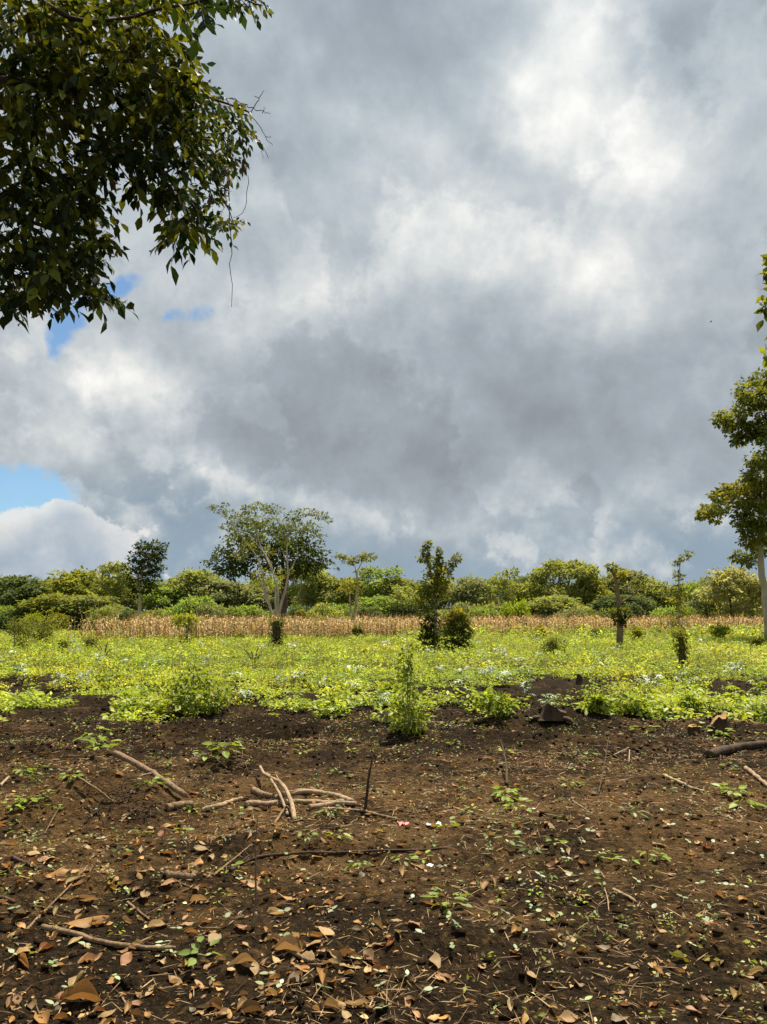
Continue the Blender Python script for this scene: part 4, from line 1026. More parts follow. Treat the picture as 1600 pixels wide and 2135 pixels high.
leafy_shrub('dense_shrub', 'dense leafy green shrub at the front edge of the field, left', 410, 1488,
            [(400, 1410, 26, 20, 110), (425, 1425, 28, 22, 140), (385, 1440, 30, 20, 150), (440, 1448, 26, 20, 130), (410, 1455, 40, 22, 220), (375, 1468, 24, 16, 90), (445, 1470, 26, 16, 110), (408, 1478, 36, 14, 130), (350, 1440, 20, 14, 60), (470, 1440, 18, 14, 50)], [(0.15, 0.21, 0.03), (0.22, 0.29, 0.035), (0.30, 0.36, 0.045)], .075, [(-10, 1410), (16, 1425), (-25, 1440), (28, 1450)])
for px, py, r, lab in [(815, 1440, 24, 'dark green low shrub left of the upright young shrub'), (1040, 1470, 42, 'broad yellow-green weed clump left of the dark leaning stump'), (1300, 1468, 40, 'feathery yellow-green weed clump between the two stumps'), (1425, 1470, 30, 'feathery weed clump left of the split stump'), (700, 1470, 20, 'bright weed clump at the field edge right of center shrub row'), (230, 1415, 26, 'dark green weed clump near the small dark stump'), (1240, 1470, 30, 'bright weed clump right of the dark leaning stump')]:
    g = G(px, py + r * .5)
    leafy_shrub('weed_clump', lab, px, py + r * .5, [(px + rnd(-.7, .7) * r, py + rnd(-.6, .4) * r * .7, r * .45, r * .3, 50) for _ in range(7)], YG, .08, [(-.4 * r, py - .3 * r), (.4 * r, py - .2 * r)])

# low plants growing in the bare strip
for px, py, hpx, n, L, lab in [(195, 1560, 40, 18, 20, 'feathery light green weed at the upper end of the long slanting stick'), (210, 1570, 20, 14, 22, 'low light green weed touching the upper end of the slanting stick'), (470, 1578, 30, 22, 22, 'light green plant growing on the root mound'), (430, 1582, 14, 10, 18, 'small green sprig left of the root mound plant'),
                            (1055, 1672, 26, 30, 17, 'patch of bright small-leaved weed by the curved dark twig'), (1080, 1690, 14, 18, 16, 'low bright weed patch just right of the curved dark twig'), (1530, 1660, 16, 22, 18, 'green weed patch beside the pale cut stick at right'), (1560, 1685, 14, 16, 22, 'pale green weed patch at the right edge below the cut sticks'), (1345, 1530, 12, 9, 18, 'small green weed in front of the split stump'), (1500, 1535, 14, 16, 18, 'low green weed at the foot of the split stump'),
                            (930, 1895, 22, 14, 26, 'small rosette plant right of the large leaf heap'), (420, 2010, 26, 8, 28, 'small seedling plant left of center foreground with yellowing leaf beside it'), (750, 1815, 18, 16, 14, 'tiny feathery green tuft below the long dark stick'), (1190, 1640, 12, 12, 14, 'small green tuft among the litter right of the pale pebble'), (690, 1700, 10, 12, 14, 'small green tuft in front of the stick pile'),
                            (840, 1800, 12, 10, 14, 'green tuft by the long dark stick tip'), (1320, 1700, 10, 8, 16, 'single broad green weed in the litter at right'), (640, 1750, 14, 16, 13, 'green sprig behind the long dark stick'), (60, 1680, 16, 14, 16, 'green sprig on the left soil mound'), (25, 1690, 14, 14, 18, 'broad green weed at the left edge by the soil mound'), (50, 1615, 14, 20, 14, 'green weed tuft near the left edge behind the soil mound'), (310, 1640, 12, 18, 15, 'green weed tuft behind the soil mound'), (150, 1625, 12, 16, 14, 'small green weed tuft left of the slanting stick'), (330, 1630, 10, 10, 14, 'green sprig under the slanting stick')]:
    g = G(px, py); d = math.hypot(g[1], 1.3)
    plant('soil_weed', lab, 'weed', g, pxs(hpx, d) * .9, n, LEAF_OVAL, pxs(L, d), (.21, .29, .03) if py < 1700 else (.17, .24, .05), stems=2 if n > 12 else 1, spread=1.2)
for i in range(95):
    px = rnd(0, 1600); py = 1500 + 330 * rnd(0, 1) ** 1.3; g = G(px, py); d = g[1]
    if fbm(g[0] / 1.2, g[1] / 1.2 + 30, 2) < -.06: continue
    plant('small_weed', 'small low green weed sprouting from the soil ' + zone(px, py), 'weed', g, rnd(.03, .08), 6, LEAF_OVAL, rnd(.035, .07), palette(1, [(.20, .28, .03), (.12, .18, .03), (.26, .3, .05)], .15)[0], 'small weeds ' + zone(px, py), spread=.9)
# pale two-leaved seedlings
SEED = [(693, 1912), (818, 1909), (942, 1980), (741, 2008), (790, 2051), (676, 2077), (904, 2074), (550, 2081), (797, 2115), (428, 2013), (1444, 1978), (1118, 1912), (1139, 1935), (1097, 1952), (1262, 1860), (1127, 1837), (1521, 1852), (1221, 2105), (1362, 1909), (1077, 1987), (1026, 1963), (1442, 1940),
        (1437, 1770), (1487, 1770), (1579, 1775), (1266, 1787), (1296, 1805), (1452, 1689), (1382, 1759), (1558, 1624), (1217, 1759), (1232, 1750), (1400, 1735), (1500, 1830), (1440, 1800), (1590, 1800), (1200, 1845), (1480, 1900), (1460, 1850), (1330, 1850), (1020, 1780), (1060, 1770), (1110, 1700), (240, 2045), (110, 2015), (340, 1990), (360, 1995), (560, 2050), (640, 1840), (600, 1795), (500, 1840), (880, 1960), (850, 2045), (950, 1935), (270, 1715), (590, 1960), (905, 1870), (860, 1880)]
SEED += [(rnd(900, 1600), rnd(1690, 1960)) for _ in range(34)] + [(rnd(0, 900), rnd(1720, 2130)) for _ in range(24)]
for i, (px, py) in enumerate(SEED):
    g = G(px, py); e = empty('seedling', (g[0], g[1], g[2] - .004), 'pale green two-leaved seedling in the soil ' + zone(px, py), 'seedling', 'two-leaved seedlings ' + zone(px, py))
    h = rnd(.02, .06); m = MB(); tube(m, [(0, 0, 0), (.003, .002, h * .5), (0, 0, h)], [.0018, .0018, .0014], 4, cap=False); m.build('stem', M['stem'], e)
    a = rnd(0, 6.28); cg = palette(1, [(.25, .31, .17), (.21, .27, .11), (.32, .37, .24)], .12)[0]
    for s in (0, math.pi + rnd(-.4, .4)):
        link('leaf', LEAF_COT, e, mat4=frame((0, 0, h), (math.cos(a + s), math.sin(a + s), rnd(-.1, .6)), (0, 0, 1) + RNG.normal(0, .25, 3), rnd(.024, .044)), color=cg)

# ================================================================== STUMPS AND STICKS
def stump(lab, px, py, hpx, wpx, lean=0, jag=.35, top=True, name='stump', tilt=0.0):
    g = G(px, py); d = g[1]; h = pxs(hpx, d); r = pxs(wpx, d) * .5
    e = empty(name, (g[0], g[1], g[2] - .03), lab, 'stump'); S = 14
    prof = [(0, 1.2), (.15, 1.06), (.45, .97), (.8, .9), (1.0, .84)]; v = []; ph_ = rnd(0, 6.28, 3); aa = np.arange(S) * 2 * math.pi / S
    jg = 1 + jag * (.10 * np.sin(2 * aa + ph_[0]) + .10 * RNG.normal(size=S)); rj = 1 + .10 * np.sin(3 * aa + ph_[2]) + .05 * RNG.normal(size=S)
    for t, k in prof:
        for j in range(S):
            a = 2 * math.pi * j / S; hh = h * t * (jg[j] if t > .5 else 1) + t * tilt * math.cos(a) * r * (t > .5)
            v.append((math.cos(a) * r * k * rj[j] + lean * h * t, math.sin(a) * r * k * rj[j] * .85, hh))
    q = [(i * S + j, i * S + (j + 1) % S, (i + 1) * S + (j + 1) % S, (i + 1) * S + j) for i in range(4) for j in range(S)]
    m = MB(); m.add(v, [np.array(q)]); bk = m.build('bark', M['stump'], e, True)
    tv = v[-S:]; c = np.mean(tv, 0) - np.array((0, 0, .15 * h)); m = MB(); m.add(list(np.array(tv) * (.995, .995, 1)) + [c], [np.array([(S, j, (j + 1) % S) for j in range(S)])]); m.build('cut_face', M['cutwood'] if top else M['stump'], e)
    for k in range(4):
        a = rnd(0, 6.28); m = MB(); p = [(math.cos(a) * r * 1.0, math.sin(a) * r * .9, h * .12), (math.cos(a) * r * 1.6, math.sin(a) * r * 1.5, .02), (math.cos(a) * r * 2.1, math.sin(a) * r * 2.0, -.04)]
        tube(m, bend(p, 6, .004), np.linspace(r * .25, r * .08, 6), 5, rough=.1); m.build('root', M['stump'], bk, True)
    return e
stump('dark leaning stump with pale left face under a drooping pale plant', 1150, 1496, 22, 50, .5, 1.0, False, tilt=-.35)
stump('split brown stump with jagged orange-brown top at right', 1492, 1524, 28, 42, .25, 1.2, True, tilt=.45)
stump('small pale cut stump block left of the split brown stump', 1448, 1528, 18, 26, 0, .5, True)
stump('small dark stump in the weeds at far left', 42, 1428, 16, 24, .2, .6, False)
stump('low brown stump in the field behind the dark soil, center right', 1092, 1394, 11, 32, 0, .3, False)
stump('short dark pointed stump at the bare patch below the lopped trunk', 1208, 1424, 18, 14, .1, 1.0, False)
stump('short dark stub just right of the pointed stump', 1250, 1426, 9, 10, .1, .6, False)
stump('small dark stub in the field right of the ivy stump', 760, 1362, 9, 8, .2, .8, False)

def stick(lab, pts, r0, r1, mat='stick', name='stick', wob=.10, knots=2, twigs=0, lift=None, n=18, cat='stick', group=None, straight=False):
    """a stick on the ground through photo pixels; optional third value lifts a point above the ground (m)"""
    w3 = []
    for p in pts:
        g = G(p[0], p[1]); zz = (p[2] if len(p) > 2 else 0)
        if zz:      # a raised point: keep its place on the picture's ray at the depth of the ground below it
            g = np.array((W(p[0], p[1], p[3])[0], p[3], W(p[0], p[1], p[3])[2])) if len(p) > 3 else g + np.array((0, 0, zz))
        w3.append(g + np.array((0, 0, r0 * .6)))
    w3 = np.array(w3)
    if straight:
        tt = np.linspace(0, 1, 9)[:, None]; w3 = w3[0] * (1 - tt) + w3[-1] * tt + np.sin(tt * math.pi) * np.array((0, 0, .02))
    base = w3[0].copy(); base[2] = float(gh(base[0], base[1]))
    m = MB(); p = bend(w3 - base, n, r0 * wob); rr = np.linspace(r0, r1, n)
    for k in range(knots): rr[int(rnd(1, n - 1))] *= rnd(1.06, 1.16)
    tube(m, p, rr * .9, 9, rough=.06)
    if not twigs:
        o = m.build(name, M[mat], None, True); o.location = base; return tag(o, lab, cat, group)
    e = empty(name, base, lab, cat, group); m.build('shaft', M[mat], e, True)
    for k in range(twigs):
        i = int(rnd(2, n - 2)); q = p[i]; d = RNG.normal(0, 1, 3); d[2] = abs(d[2]) * .3; d = unit(d) * rnd(.06, .22)
        m = MB(); tube(m, bend([q, q + d * .6 + RNG.normal(0, .01, 3), q + d], 5), np.linspace(rr[i] * .5, .0015, 5), 5); m.build('twig', M[mat], e, True)
    return e
stick('long brown stick slanting down to the short log, left of the stick pile', [(240, 1575, 1, 7.75), (385, 1676, .05)], .032, .026, 'stick', knots=3, twigs=1, straight=True)
stick('short thick log at the lower end of the long slanting stick', [(348, 1690), (375, 1684), (404, 1683)], .034, .032, 'stick', 'log')
stick('pale stick pointing up to the pile, right of the short log', [(422, 1692), (455, 1684), (478, 1676), (505, 1668)], .024, .018, 'pale_stick')
stick('straight pale pole lying along the front of the stick pile', [(512, 1682), (600, 1677), (680, 1678), (742, 1680)], .027, .020, 'pale_stick', 'pole')
stick('curved pale pole lying along the back of the stick pile', [(590, 1662), (640, 1656), (690, 1661), (735, 1676)], .032, .024, 'pale_stick', 'pole')
stick('thick butt end of a log at the back of the stick pile', [(527, 1652), (550, 1663), (580, 1668)], .034, .028, 'stick', 'log')
stick('thin pale stick under the poles of the pile', [(640, 1690), (690, 1688), (752, 1692)], .012, .010, 'pale_stick')
stick('short pale pole end tilted across the pile', [(645, 1688), (690, 1680), (712, 1674), (728, 1672)], .024, .022, 'pale_stick', 'pole')
stick('twisted pale branch crossing over the stick pile', [(542, 1622, .10), (552, 1645, .12), (585, 1662, .11), (605, 1685, .06), (615, 1715)], .015, .022, 'pale_stick', 'branch', twigs=2, cat='branch')
stick('thinner crossing branch leaning beside the twisted pale branch', [(556, 1640, .11), (580, 1672, .08), (600, 1702)], .012, .014, 'pale_stick', 'branch', cat='branch')
stick('short dark forked root at the foot of the crossing branches', [(572, 1720), (590, 1700, .03), (600, 1696, .05)], .010, .012, 'stick', 'root', cat='root')
stick('tan stick trailing from the pile towards the red scrap', [(752, 1692), (790, 1702), (830, 1712)], .016, .010, 'stick')
g_ = G(762, 1692)
m = MB(); tube(m, bend([(0, 0, -.05), (.012, .0, .15), (.03, .01, .27), (.045, .0, .36), (.05, .01, .455)], 12, .002), np.linspace(.014, .005, 12), 8, rough=.08)
o = m.build('upright_stake', M['dark_stick'], None, True); o.location = g_; tag(o, 'dark reddish upright stake at the right end of the stick pile', 'stake')
g_ = G(527, 1935)
m = MB(); tube(m, bend([(0, 0, -.03), (.012, 0, .18), (.006, .01, .36), (.012, 0, .56)], 12, .002), np.linspace(.007, .0025, 12), 6)
e = empty('thin_upright_stem', g_, 'thin dry upright stem standing in the leaf litter, left of center', 'stem'); m.build('shaft', M['stick'], e, True)
m = MB(); tube(m, bend([(.0, 0, 0), (.012, -.01, .04), (.018, -.01, .08)], 5), [.009, .011, .010, .009, .006], 7); m.build('base_sheath', M['pale_stick'], e, True)
stick('long thin dark branch lying across the soil below the stick pile', [(480, 1818), (500, 1805), (540, 1790), (620, 1782), (700, 1781), (800, 1776), (900, 1774), (945, 1766)], .014, .006, 'dark_stick', 'branch', n=22, twigs=2, cat='branch')
stick('short brown forked stick left of the long dark branch', [(445, 1828), (475, 1803), (500, 1783), (525, 1762)], .008, .005, 'stick', twigs=1)
stick('thick brown log lying at the right edge', [(1478, 1580), (1530, 1566), (1570, 1560), (1640, 1556)], .058, .05, 'stump', 'log', knots=1, cat='log')
stick('pale broken stick slanting down left of the right-edge stick', [(1385, 1620), (1415, 1633), (1450, 1648), (1468, 1652)], .022, .012, 'pale_stick', twigs=1)
stick('pale split stick at the right edge below the brown log', [(1556, 1605), (1578, 1622), (1605, 1645)], .026, .02, 'pale_stick')
stick('small pale forked stick in front of the ridge, center right', [(1280, 1576), (1312, 1560)], .010, .007, 'pale_stick', twigs=1)
stick('short white stick standing in the litter right of center', [(1312, 1590), (1314, 1578, .07)], .008, .007, 'pale_stick')
stick('white bare stick at the left edge behind the soil mound', [(0, 1640), (18, 1622)], .014, .012, 'pale_stick')
stick('grey twig sloping on the left soil mound', [(162, 1636, .05), (200, 1660, .05), (238, 1675)], .010, .007, 'stick')
stick('thin dark twig rising over the left soil mound', [(92, 1742), (110, 1720, .05), (125, 1698, .06)], .004, .003, 'stick')
stick('dark brown twig lying low on the left slope', [(48, 1755), (80, 1743), (108, 1731)], .010, .007, 'dark_stick')
stick('long straight tan twig slanting in the left foreground', [(52, 1945), (95, 1900), (150, 1845), (182, 1808)], .009, .005, 'stick', n=14)
stick('thick brown stick lying low across the left foreground', [(88, 1937), (150, 1950), (220, 1970), (310, 1982), (365, 1982)], .016, .010, 'stick', knots=3, n=16)
stick('dark curved stick half buried at the left edge', [(25, 1790), (50, 1802), (85, 1815)], .014, .010, 'dark_stick')
stick('short dark root end at the left edge of the foreground', [(-10, 1872), (15, 1878), (30, 1885)], .013, .010, 'dark_stick')
stick('brown rounded log piece half buried among leaves, left of the upright stem', [(345, 1830), (372, 1832), (405, 1836)], .024, .022, 'stick', 'log', cat='log')
stick('thin slanting twig pair in the left litter', [(335, 1818), (370, 1840), (400, 1852)], .005, .004, 'stick', twigs=1)
stick('small forked brown twig in the left foreground litter', [(268, 1885), (290, 1903), (312, 1920)], .008, .005, 'stick', twigs=1)
stick('thin dry root curling at the bottom left of center', [(255, 2082), (265, 2100), (275, 2120), (278, 2135)], .005, .004, 'stick', 'root', cat='root')
stick('flat brown stick end among the leaves of the foreground heap', [(590, 1975), (620, 1995), (650, 2010)], .013, .010, 'stick')
stick('tan split stick lying flat in the right foreground', [(1278, 1858), (1305, 1870), (1328, 1884)], .012, .008, 'pale_stick')
stick('small forked stem standing in the right foreground', [(1270, 1902), (1268, 1888, .03), (1262, 1875, .06)], .004, .003, 'pale_stick', twigs=1)
stick('brown twig pile piece by the green tuft, right of center', [(1195, 1672), (1215, 1685), (1225, 1692)], .010, .006, 'stick')
stick('thin dark sapling stem standing near the pale pebble', [(1247, 1662), (1262, 1630, .16), (1272, 1598, .30)], .006, .003, 'dark_stick')
stick('curved dark reddish twig standing behind the bright weed patch', [(1057, 1638), (1056, 1615, .10), (1046, 1592, .24)], .016, .004, 'dark_stick')
stick('bare forked grey branch lying in the field behind the round bush', [(1108, 1353), (1070, 1345), (1035, 1338), (995, 1331, .25)], .05, .02, 'pale_stick', 'fallen_branch', twigs=2, cat='branch')
stick('leaning pale cut stake at the left foot of the dense shrub', [(352, 1497), (360, 1482, .10), (367, 1470, .22)], .04, .03, 'stick', 'stake', cat='stake')
stick('short cut stake at the right foot of the dense shrub', [(453, 1482), (446, 1474, .08), (440, 1466, .15)], .045, .035, 'stick', 'stake', cat='stake')
for px, py, lab in [(530, 1383, 'bare forked grey stem sticking out of the field below the fan-shaped tree'), (215, 1373, 'group of bare upright stems in the left field')]:
    g = G(px, py); e = empty('bare_stem', g, lab, 'stem')
    for dx, hh in [(-22, 30), (-6, 24), (8, 34), (16, 20)]:
        d = g[1]; m = MB(); tube(m, bend([(0, 0, -.05), (pxs(dx * .5, d), .05, pxs(hh * .6, d)), (pxs(dx, d), 0, pxs(hh, d))], 6, .01), np.linspace(.03, .012, 6), 5); m.build('branch', M['brown_bark'], e, True)
# root mounds
for px, py, n, R, lab in [(492, 1592, 26, .30, 'tangle of pale roots on the mound behind the stick pile'), (262, 1690, 30, .45, 'tangle of thin dark roots on the left soil mound'), (975, 1560, 14, .2, 'tuft of dry roots near the upright young shrub')]:
    g = G(px, py); e = empty('root_tangle', g, lab, 'roots')
    for k in range(n):
        a = rnd(0, 6.28); L = R * rnd(.3, 1); b = np.array((rnd(-.5, .5) * R, rnd(-.4, .4) * R, 0)); t = b + np.array((math.cos(a) * L, math.sin(a) * L * .8, 0))
        f = lambda q, up: np.array((q[0], q[1], float(gh(g[0] + q[0], g[1] + q[1])) - g[2] + up))
        m = MB(); tube(m, bend([f(b, .01), f((b + t) / 2 + RNG.normal(0, .03, 3), rnd(.02, .09)), f(t, -.005)], 7, .004), np.linspace(.0045, .0015, 7), 4, cap=False); m.build('root', M['stick' if n == 26 else 'dark_stick'], e)
# scattered thin twigs
for i in range(110):
    px = rnd(0, 1600) if i < 70 else rnd(0, 620); py = rnd(1560, 2125) if i < 70 else rnd(1680, 2000); a = rnd(0, 6.28); L = rnd(20, 70) * (py - 1200) / 900
    if px > 1000 and rnd(0, 1) < .4: continue
    stick(['brown', 'dark', 'pale'][i % 3] + ' thin dry twig lying loose ' + zone(px, py), [(px, py), (px + math.cos(a) * L * .5 + rnd(-5, 5), py + math.sin(a) * L * .2), (px + math.cos(a) * L, py + math.sin(a) * L * .4)], rnd(.002, .0055), .0016, ['stick', 'dark_stick', 'pale_stick'][i % 3], 'twig', n=7, knots=1, cat='twig', group=['brown', 'dark', 'pale'][i % 3] + ' loose twigs ' + zone(px, py))

# ================================================================== DEAD LEAVES
def dead_leaf_mesh(seed):
    r = np.random.default_rng(seed); R_, C_ = 7, 5; cu = r.uniform(-.5, 1.1); cv = r.uniform(-.9, .9); tw_ = r.uniform(-.7, .7); v = []
    wid = r.uniform(.40, .66); ph = r.uniform(0, 6.28, 6); pk = r.uniform(.75, 1.15); cu *= 1.3
    for i in range(R_):
        t = i / (R_ - 1); prof = math.sin(math.pi * min(1, max(0, t)) ** pk) ** .75 if 0 < i < R_ - 1 else .03
        for j in range(C_):
            u = -1 + 2 * j / (C_ - 1); y_ = t - .5
            hw = wid * .5 * prof * (1 + .10 * math.sin(7 * t + ph[4] + (2 if u > 0 else 0)) + .07 * r.normal() * (abs(u) > .9))
            z = cu * .42 * u * u * hw * 2 + cv * .6 * y_ * y_ + tw_ * u * hw * y_ + .05 * math.sin(5 * t + ph[0]) * u + .022 * math.sin(9 * t + ph[1]) + .016 * r.normal() - .025 * (abs(u) < .1)
            shr = 1 - .32 * min(abs(cu), 1.2) * abs(u)
            v.append((u * hw * shr + .05 * math.sin(2.5 * t + ph[2]), y_ * (1 - .2 * abs(cv)), z))
    q = [(i * C_ + j, i * C_ + j + 1, (i + 1) * C_ + j + 1, (i + 1) * C_ + j) for i in range(R_ - 1) for j in range(C_ - 1)]
    m = MB(); v = np.array(v); v[:, 2] -= np.percentile(v[:, 2], 12); m.add(v, [np.array(q)])
    tube(m, [(v[2][0], v[2][1], v[2][2]), (v[2][0] + .02, v[2][1] - .12, v[2][2] + .02), (v[2][0] - .01, v[2][1] - .24, v[2][2] + .01)], .010, 3, cap=False)
    return m.mesh('dead_leaf', M['dry_leaf'], True)
DL = [dead_leaf_mesh(i) for i in range(26)]
DC = {'tan': (0.344, 0.2214, 0.0936), 'orange': (0.384, 0.205, 0.0612), 'brown': (0.176, 0.1025, 0.0418), 'pale': (0.432, 0.3198, 0.1512), 'yellow': (0.416, 0.2788, 0.036), 'rust': (0.264, 0.1148, 0.0432), 'pink': (0.36, 0.2091, 0.1044), 'grey': (0.192, 0.1517, 0.09), 'lime': (0.24, 0.2542, 0.0288)}
def dead_leaf(px, py, spx, c, lab=None, group=None, up=0.0):
    g = G(px, py); sl = math.sqrt(g[1] ** 2 + (CAM_H - g[2]) ** 2); L = spx * sl / 1600 * 0.98
    o = link('dead_leaf', DL[int(rnd(0, 26))], None, (g[0], g[1], g[2] + .003 + up + .03 * L), (rnd(-.35, .5), rnd(-.35, .35), rnd(0, 6.28)), L, color=np.clip(np.array(DC[c]) * math.exp(RNG.normal(0, .16)), 0, .8))
    WORD = {'tan': 'tan', 'orange': 'orange', 'brown': 'dark brown', 'pale': 'pale straw-coloured', 'yellow': 'yellow', 'rust': 'rust-red', 'pink': 'pinkish tan', 'grey': 'grey-brown', 'lime': 'yellow-green'}
    return tag(o, lab or WORD[c] + ' curled dead leaf lying ' + zone(px, py), 'dead leaf', group or (WORD[c] + ' dead leaves ' + zone(px, py)))
for px, py, s, c, lab in [
    (674, 2047, 66, 'orange', 'large orange-tan leaf standing on edge in the center foreground heap'), (180, 1927, 80, 'orange', 'largest orange-tan curled leaf in the left foreground'), (169, 2091, 78, 'orange', 'long orange leaf lying flat near the bottom left'),
    (182, 1879, 46, 'tan', 'rounded tan leaf above the largest left foreground leaf'), (509, 2014, 52, 'tan', 'folded star-like tan leaf left of the foreground heap'), (614, 2047, 50, 'brown', 'twisted brown leaf just left of the standing orange leaf'),
    (1416, 2002, 50, 'lime', 'crumpled yellow-green leaf cluster in the right foreground'), (902, 1890, 40, 'orange', 'bright orange leaf beside the small rosette plant'), (872, 1811, 44, 'tan', 'tan leaf with a white tip below the long dark branch'),
    (1551, 1879, 30, 'orange', 'orange-red leaf near the right edge of the foreground'), (1154, 1912, 26, 'orange', 'small triangular orange leaf in the right foreground'), (390, 2014, 30, 'yellow', 'bright yellow small leaf in the left foreground'),
    (715, 1995, 66, 'brown', 'long dark brown leaf on top of the foreground heap'), (45, 1909, 62, 'grey', 'wide grey-brown leaf at the left edge of the foreground')]:
    dead_leaf(px, py, s, c, lab, 'large dead leaves of the foreground')
KN = [(206, 1927, 45, 'orange'), (116, 1903, 28, 'pale'), (304, 1871, 46, 'tan'), (412, 1884, 40, 'tan'), (347, 1847, 42, 'pink'), (521, 1847, 46, 'pink'), (504, 1939, 46, 'pink'), (328, 1935, 52, 'tan'), (446, 1961, 46, 'pale'), (574, 1909, 46, 'pale'), (180, 1976, 30, 'pale'), (158, 1965, 36, 'pale'), (161, 2051, 46, 'pale'), (41, 1995, 60, 'tan'), (49, 2010, 46, 'orange'), (88, 2130, 56, 'orange'),
      (338, 2010, 28, 'pale'), (525, 2115, 52, 'brown'), (416, 2115, 22, 'tan'), (266, 1924, 32, 'tan'), (22, 1811, 42, 'tan'), (124, 1826, 50, 'orange'), (154, 1837, 32, 'pale'), (219, 1811, 32, 'tan'), (692, 2104, 46, 'tan'), (745, 2100, 52, 'tan'), (779, 2077, 42, 'brown'), (771, 2107, 46, 'tan'), (775, 2010, 42, 'rust'), (610, 1961, 52, 'tan'), (655, 1972, 48, 'tan'),
      (602, 1987, 62, 'tan'), (640, 2002, 52, 'tan'), (681, 1946, 40, 'tan'), (831, 1946, 30, 'tan'), (842, 1819, 42, 'tan'), (779, 1807, 32, 'rust'), (910, 2008, 50, 'tan'), (981, 2092, 24, 'orange'), (921, 2126, 32, 'orange'), (651, 1894, 17, 'yellow'), (32, 1762, 42, 'tan'), (296, 1774, 30, 'tan'), (409, 1751, 28, 'tan'), (424, 1776, 42, 'tan'), (442, 1789, 26, 'tan'), (349, 1783, 44, 'orange'), (409, 1806, 44, 'orange'),
      (101, 1796, 46, 'pink'), (407, 1657, 30, 'orange'), (352, 1725, 32, 'tan'), (15, 1815, 40, 'orange'), (229, 1845, 26, 'yellow'), (236, 1856, 28, 'yellow'), (1011, 1852, 48, 'tan'), (1030, 1842, 30, 'tan'), (1084, 1725, 20, 'orange'), (1390, 1717, 24, 'orange'), (1210, 1879, 18, 'yellow'), (1474, 2002, 20, 'pale'), (1259, 1980, 34, 'grey'), (1154, 2104, 32, 'tan'), (1112, 2070, 32, 'brown'), (1184, 2130, 48, 'tan'), (1094, 2131, 38, 'orange'),
      (1169, 1954, 17, 'pale'), (1195, 1961, 27, 'pale'), (1292, 2074, 27, 'pink'), (1214, 1987, 30, 'brown'), (1540, 2081, 42, 'tan'), (1562, 2040, 22, 'tan'), (770, 1995, 40, 'brown'), (690, 2015, 44, 'tan'), (730, 2020, 40, 'tan'), (790, 2030, 34, 'rust'), (660, 1955, 30, 'orange'), (625, 1975, 40, 'brown'), (700, 1998, 44, 'tan'), (560, 1945, 30, 'tan'), (630, 2025, 34, 'tan'), (580, 1965, 36, 'pink'), (1500, 1870, 30, 'orange'), (1575, 1890, 26, 'yellow'), (480, 1668, 26, 'orange'), (690, 1748, 26, 'orange'), (950, 1640, 20, 'orange'), (520, 1745, 20, 'tan'), (905, 1725, 18, 'tan')]
for t in KN: dead_leaf(*t)
NL = 14 + len(KN)
while NL < 300:
    px = rnd(0, 1600); py = 1600 + 530 * rnd(0, 1) ** .8
    dens = .95 if (px < 620 and py > 1720) else (.45 if px < 900 else .30)
    if rnd(0, 1) > dens: continue
    dead_leaf(px, py, rnd(17, 40) * ((py - 1250) / 800) ** .6, ['tan', 'tan', 'orange', 'brown', 'pale', 'grey', 'pink', 'rust', 'tan'][int(rnd(0, 9))]); NL += 1
# smaller curled leaves, too many to count
lm = MB(); DV = []
for me in DL[:14]:
    vv = np.empty(len(me.vertices) * 3); me.vertices.foreach_get('co', vv); DV.append(vv.reshape(-1, 3)[:35])
dq = np.array([(i * 5 + j, i * 5 + j + 1, (i + 1) * 5 + j + 1, (i + 1) * 5 + j) for i in range(6) for j in range(4)])
x, y = scatter(4800, 3.0, 11.5, 1.0, .3)
wgt = .03 + .45 * (x < .0 * y) * (y < 7.2) + 1.2 * fbm(x / .55 + 31, y / .55 + 5, 3)
kp = RNG.random(len(x)) < wgt; x, y = x[kp], y[kp]
for k in range(len(x)):
    L = rnd(.025, .075); rot = np.array(Matrix.Rotation(rnd(0, 6.28), 3, 'Z') @ Matrix.Rotation(rnd(-.5, .5), 3, 'X') @ Matrix.Rotation(rnd(-.4, .4), 3, 'Y'))
    lm.add(DV[k % 14] @ rot.T * L + np.array((x[k], y[k], float(gh(x[k], y[k])) + .004)), [dq], palette(1, [DC['tan'], DC['orange'], DC['brown'], DC['pale'], DC['pink'], DC['grey']], .25)[0])
tag(lm.build('leaf_litter', M['dry_bits'], None, True), 'small curled dead leaves strewn thickly over the bare soil', kind='stuff')
# leaf scraps, straw and crumbs too small to count
bits = MB()
x, y = scatter(26000, 3.0, 12.6, 1.1, .3)
wgt = .45 + .5 * (x < .02 * y) * (y < 7) + 1.1 * fbm(x / .7 + 50, y / .7, 3) + .2 * (y > 8)
kp = RNG.random(len(x)) < wgt; x, y = x[kp], y[kp]; n = len(x)
cl_ = palette(n, [DC['tan'], DC['brown'], DC['pale'], DC['orange'], (0.10, .06, .03), (.14, .09, .05), (.07, .045, .025)], .3) * 1.0
L = (.005 + .032 * RNG.random(n) ** 1.8) * (.8 + y / 16); a = rnd(0, 6.28, n)
add_leaves(bits, np.stack([x, y, gh(x, y) + .004], 1), np.stack([np.cos(a), np.sin(a), rnd(-.3, .5, n)], 1), RNG.normal(0, .45, (n, 3)) + (0, 0, 1), L, L * rnd(.22, .65, n), cl_, T_LEAF)
tag(bits.build('leaf_scraps', M['dry_bits']), 'crumbled scraps of dead leaves over the bare soil', kind='stuff')
straw = MB()
x, y = scatter(52000, 3.0, 13.0, 1.2, .3)
kp = RNG.random(len(x)) < .30 + 1.5 * fbm(x / .9 + 20, y / .9 + 9, 3) + .35 * np.exp(-((x - .22 * y) / 1.6) ** 2 - ((y - 7.4) / 2.2) ** 2); x, y = x[kp], y[kp]; n = len(x)
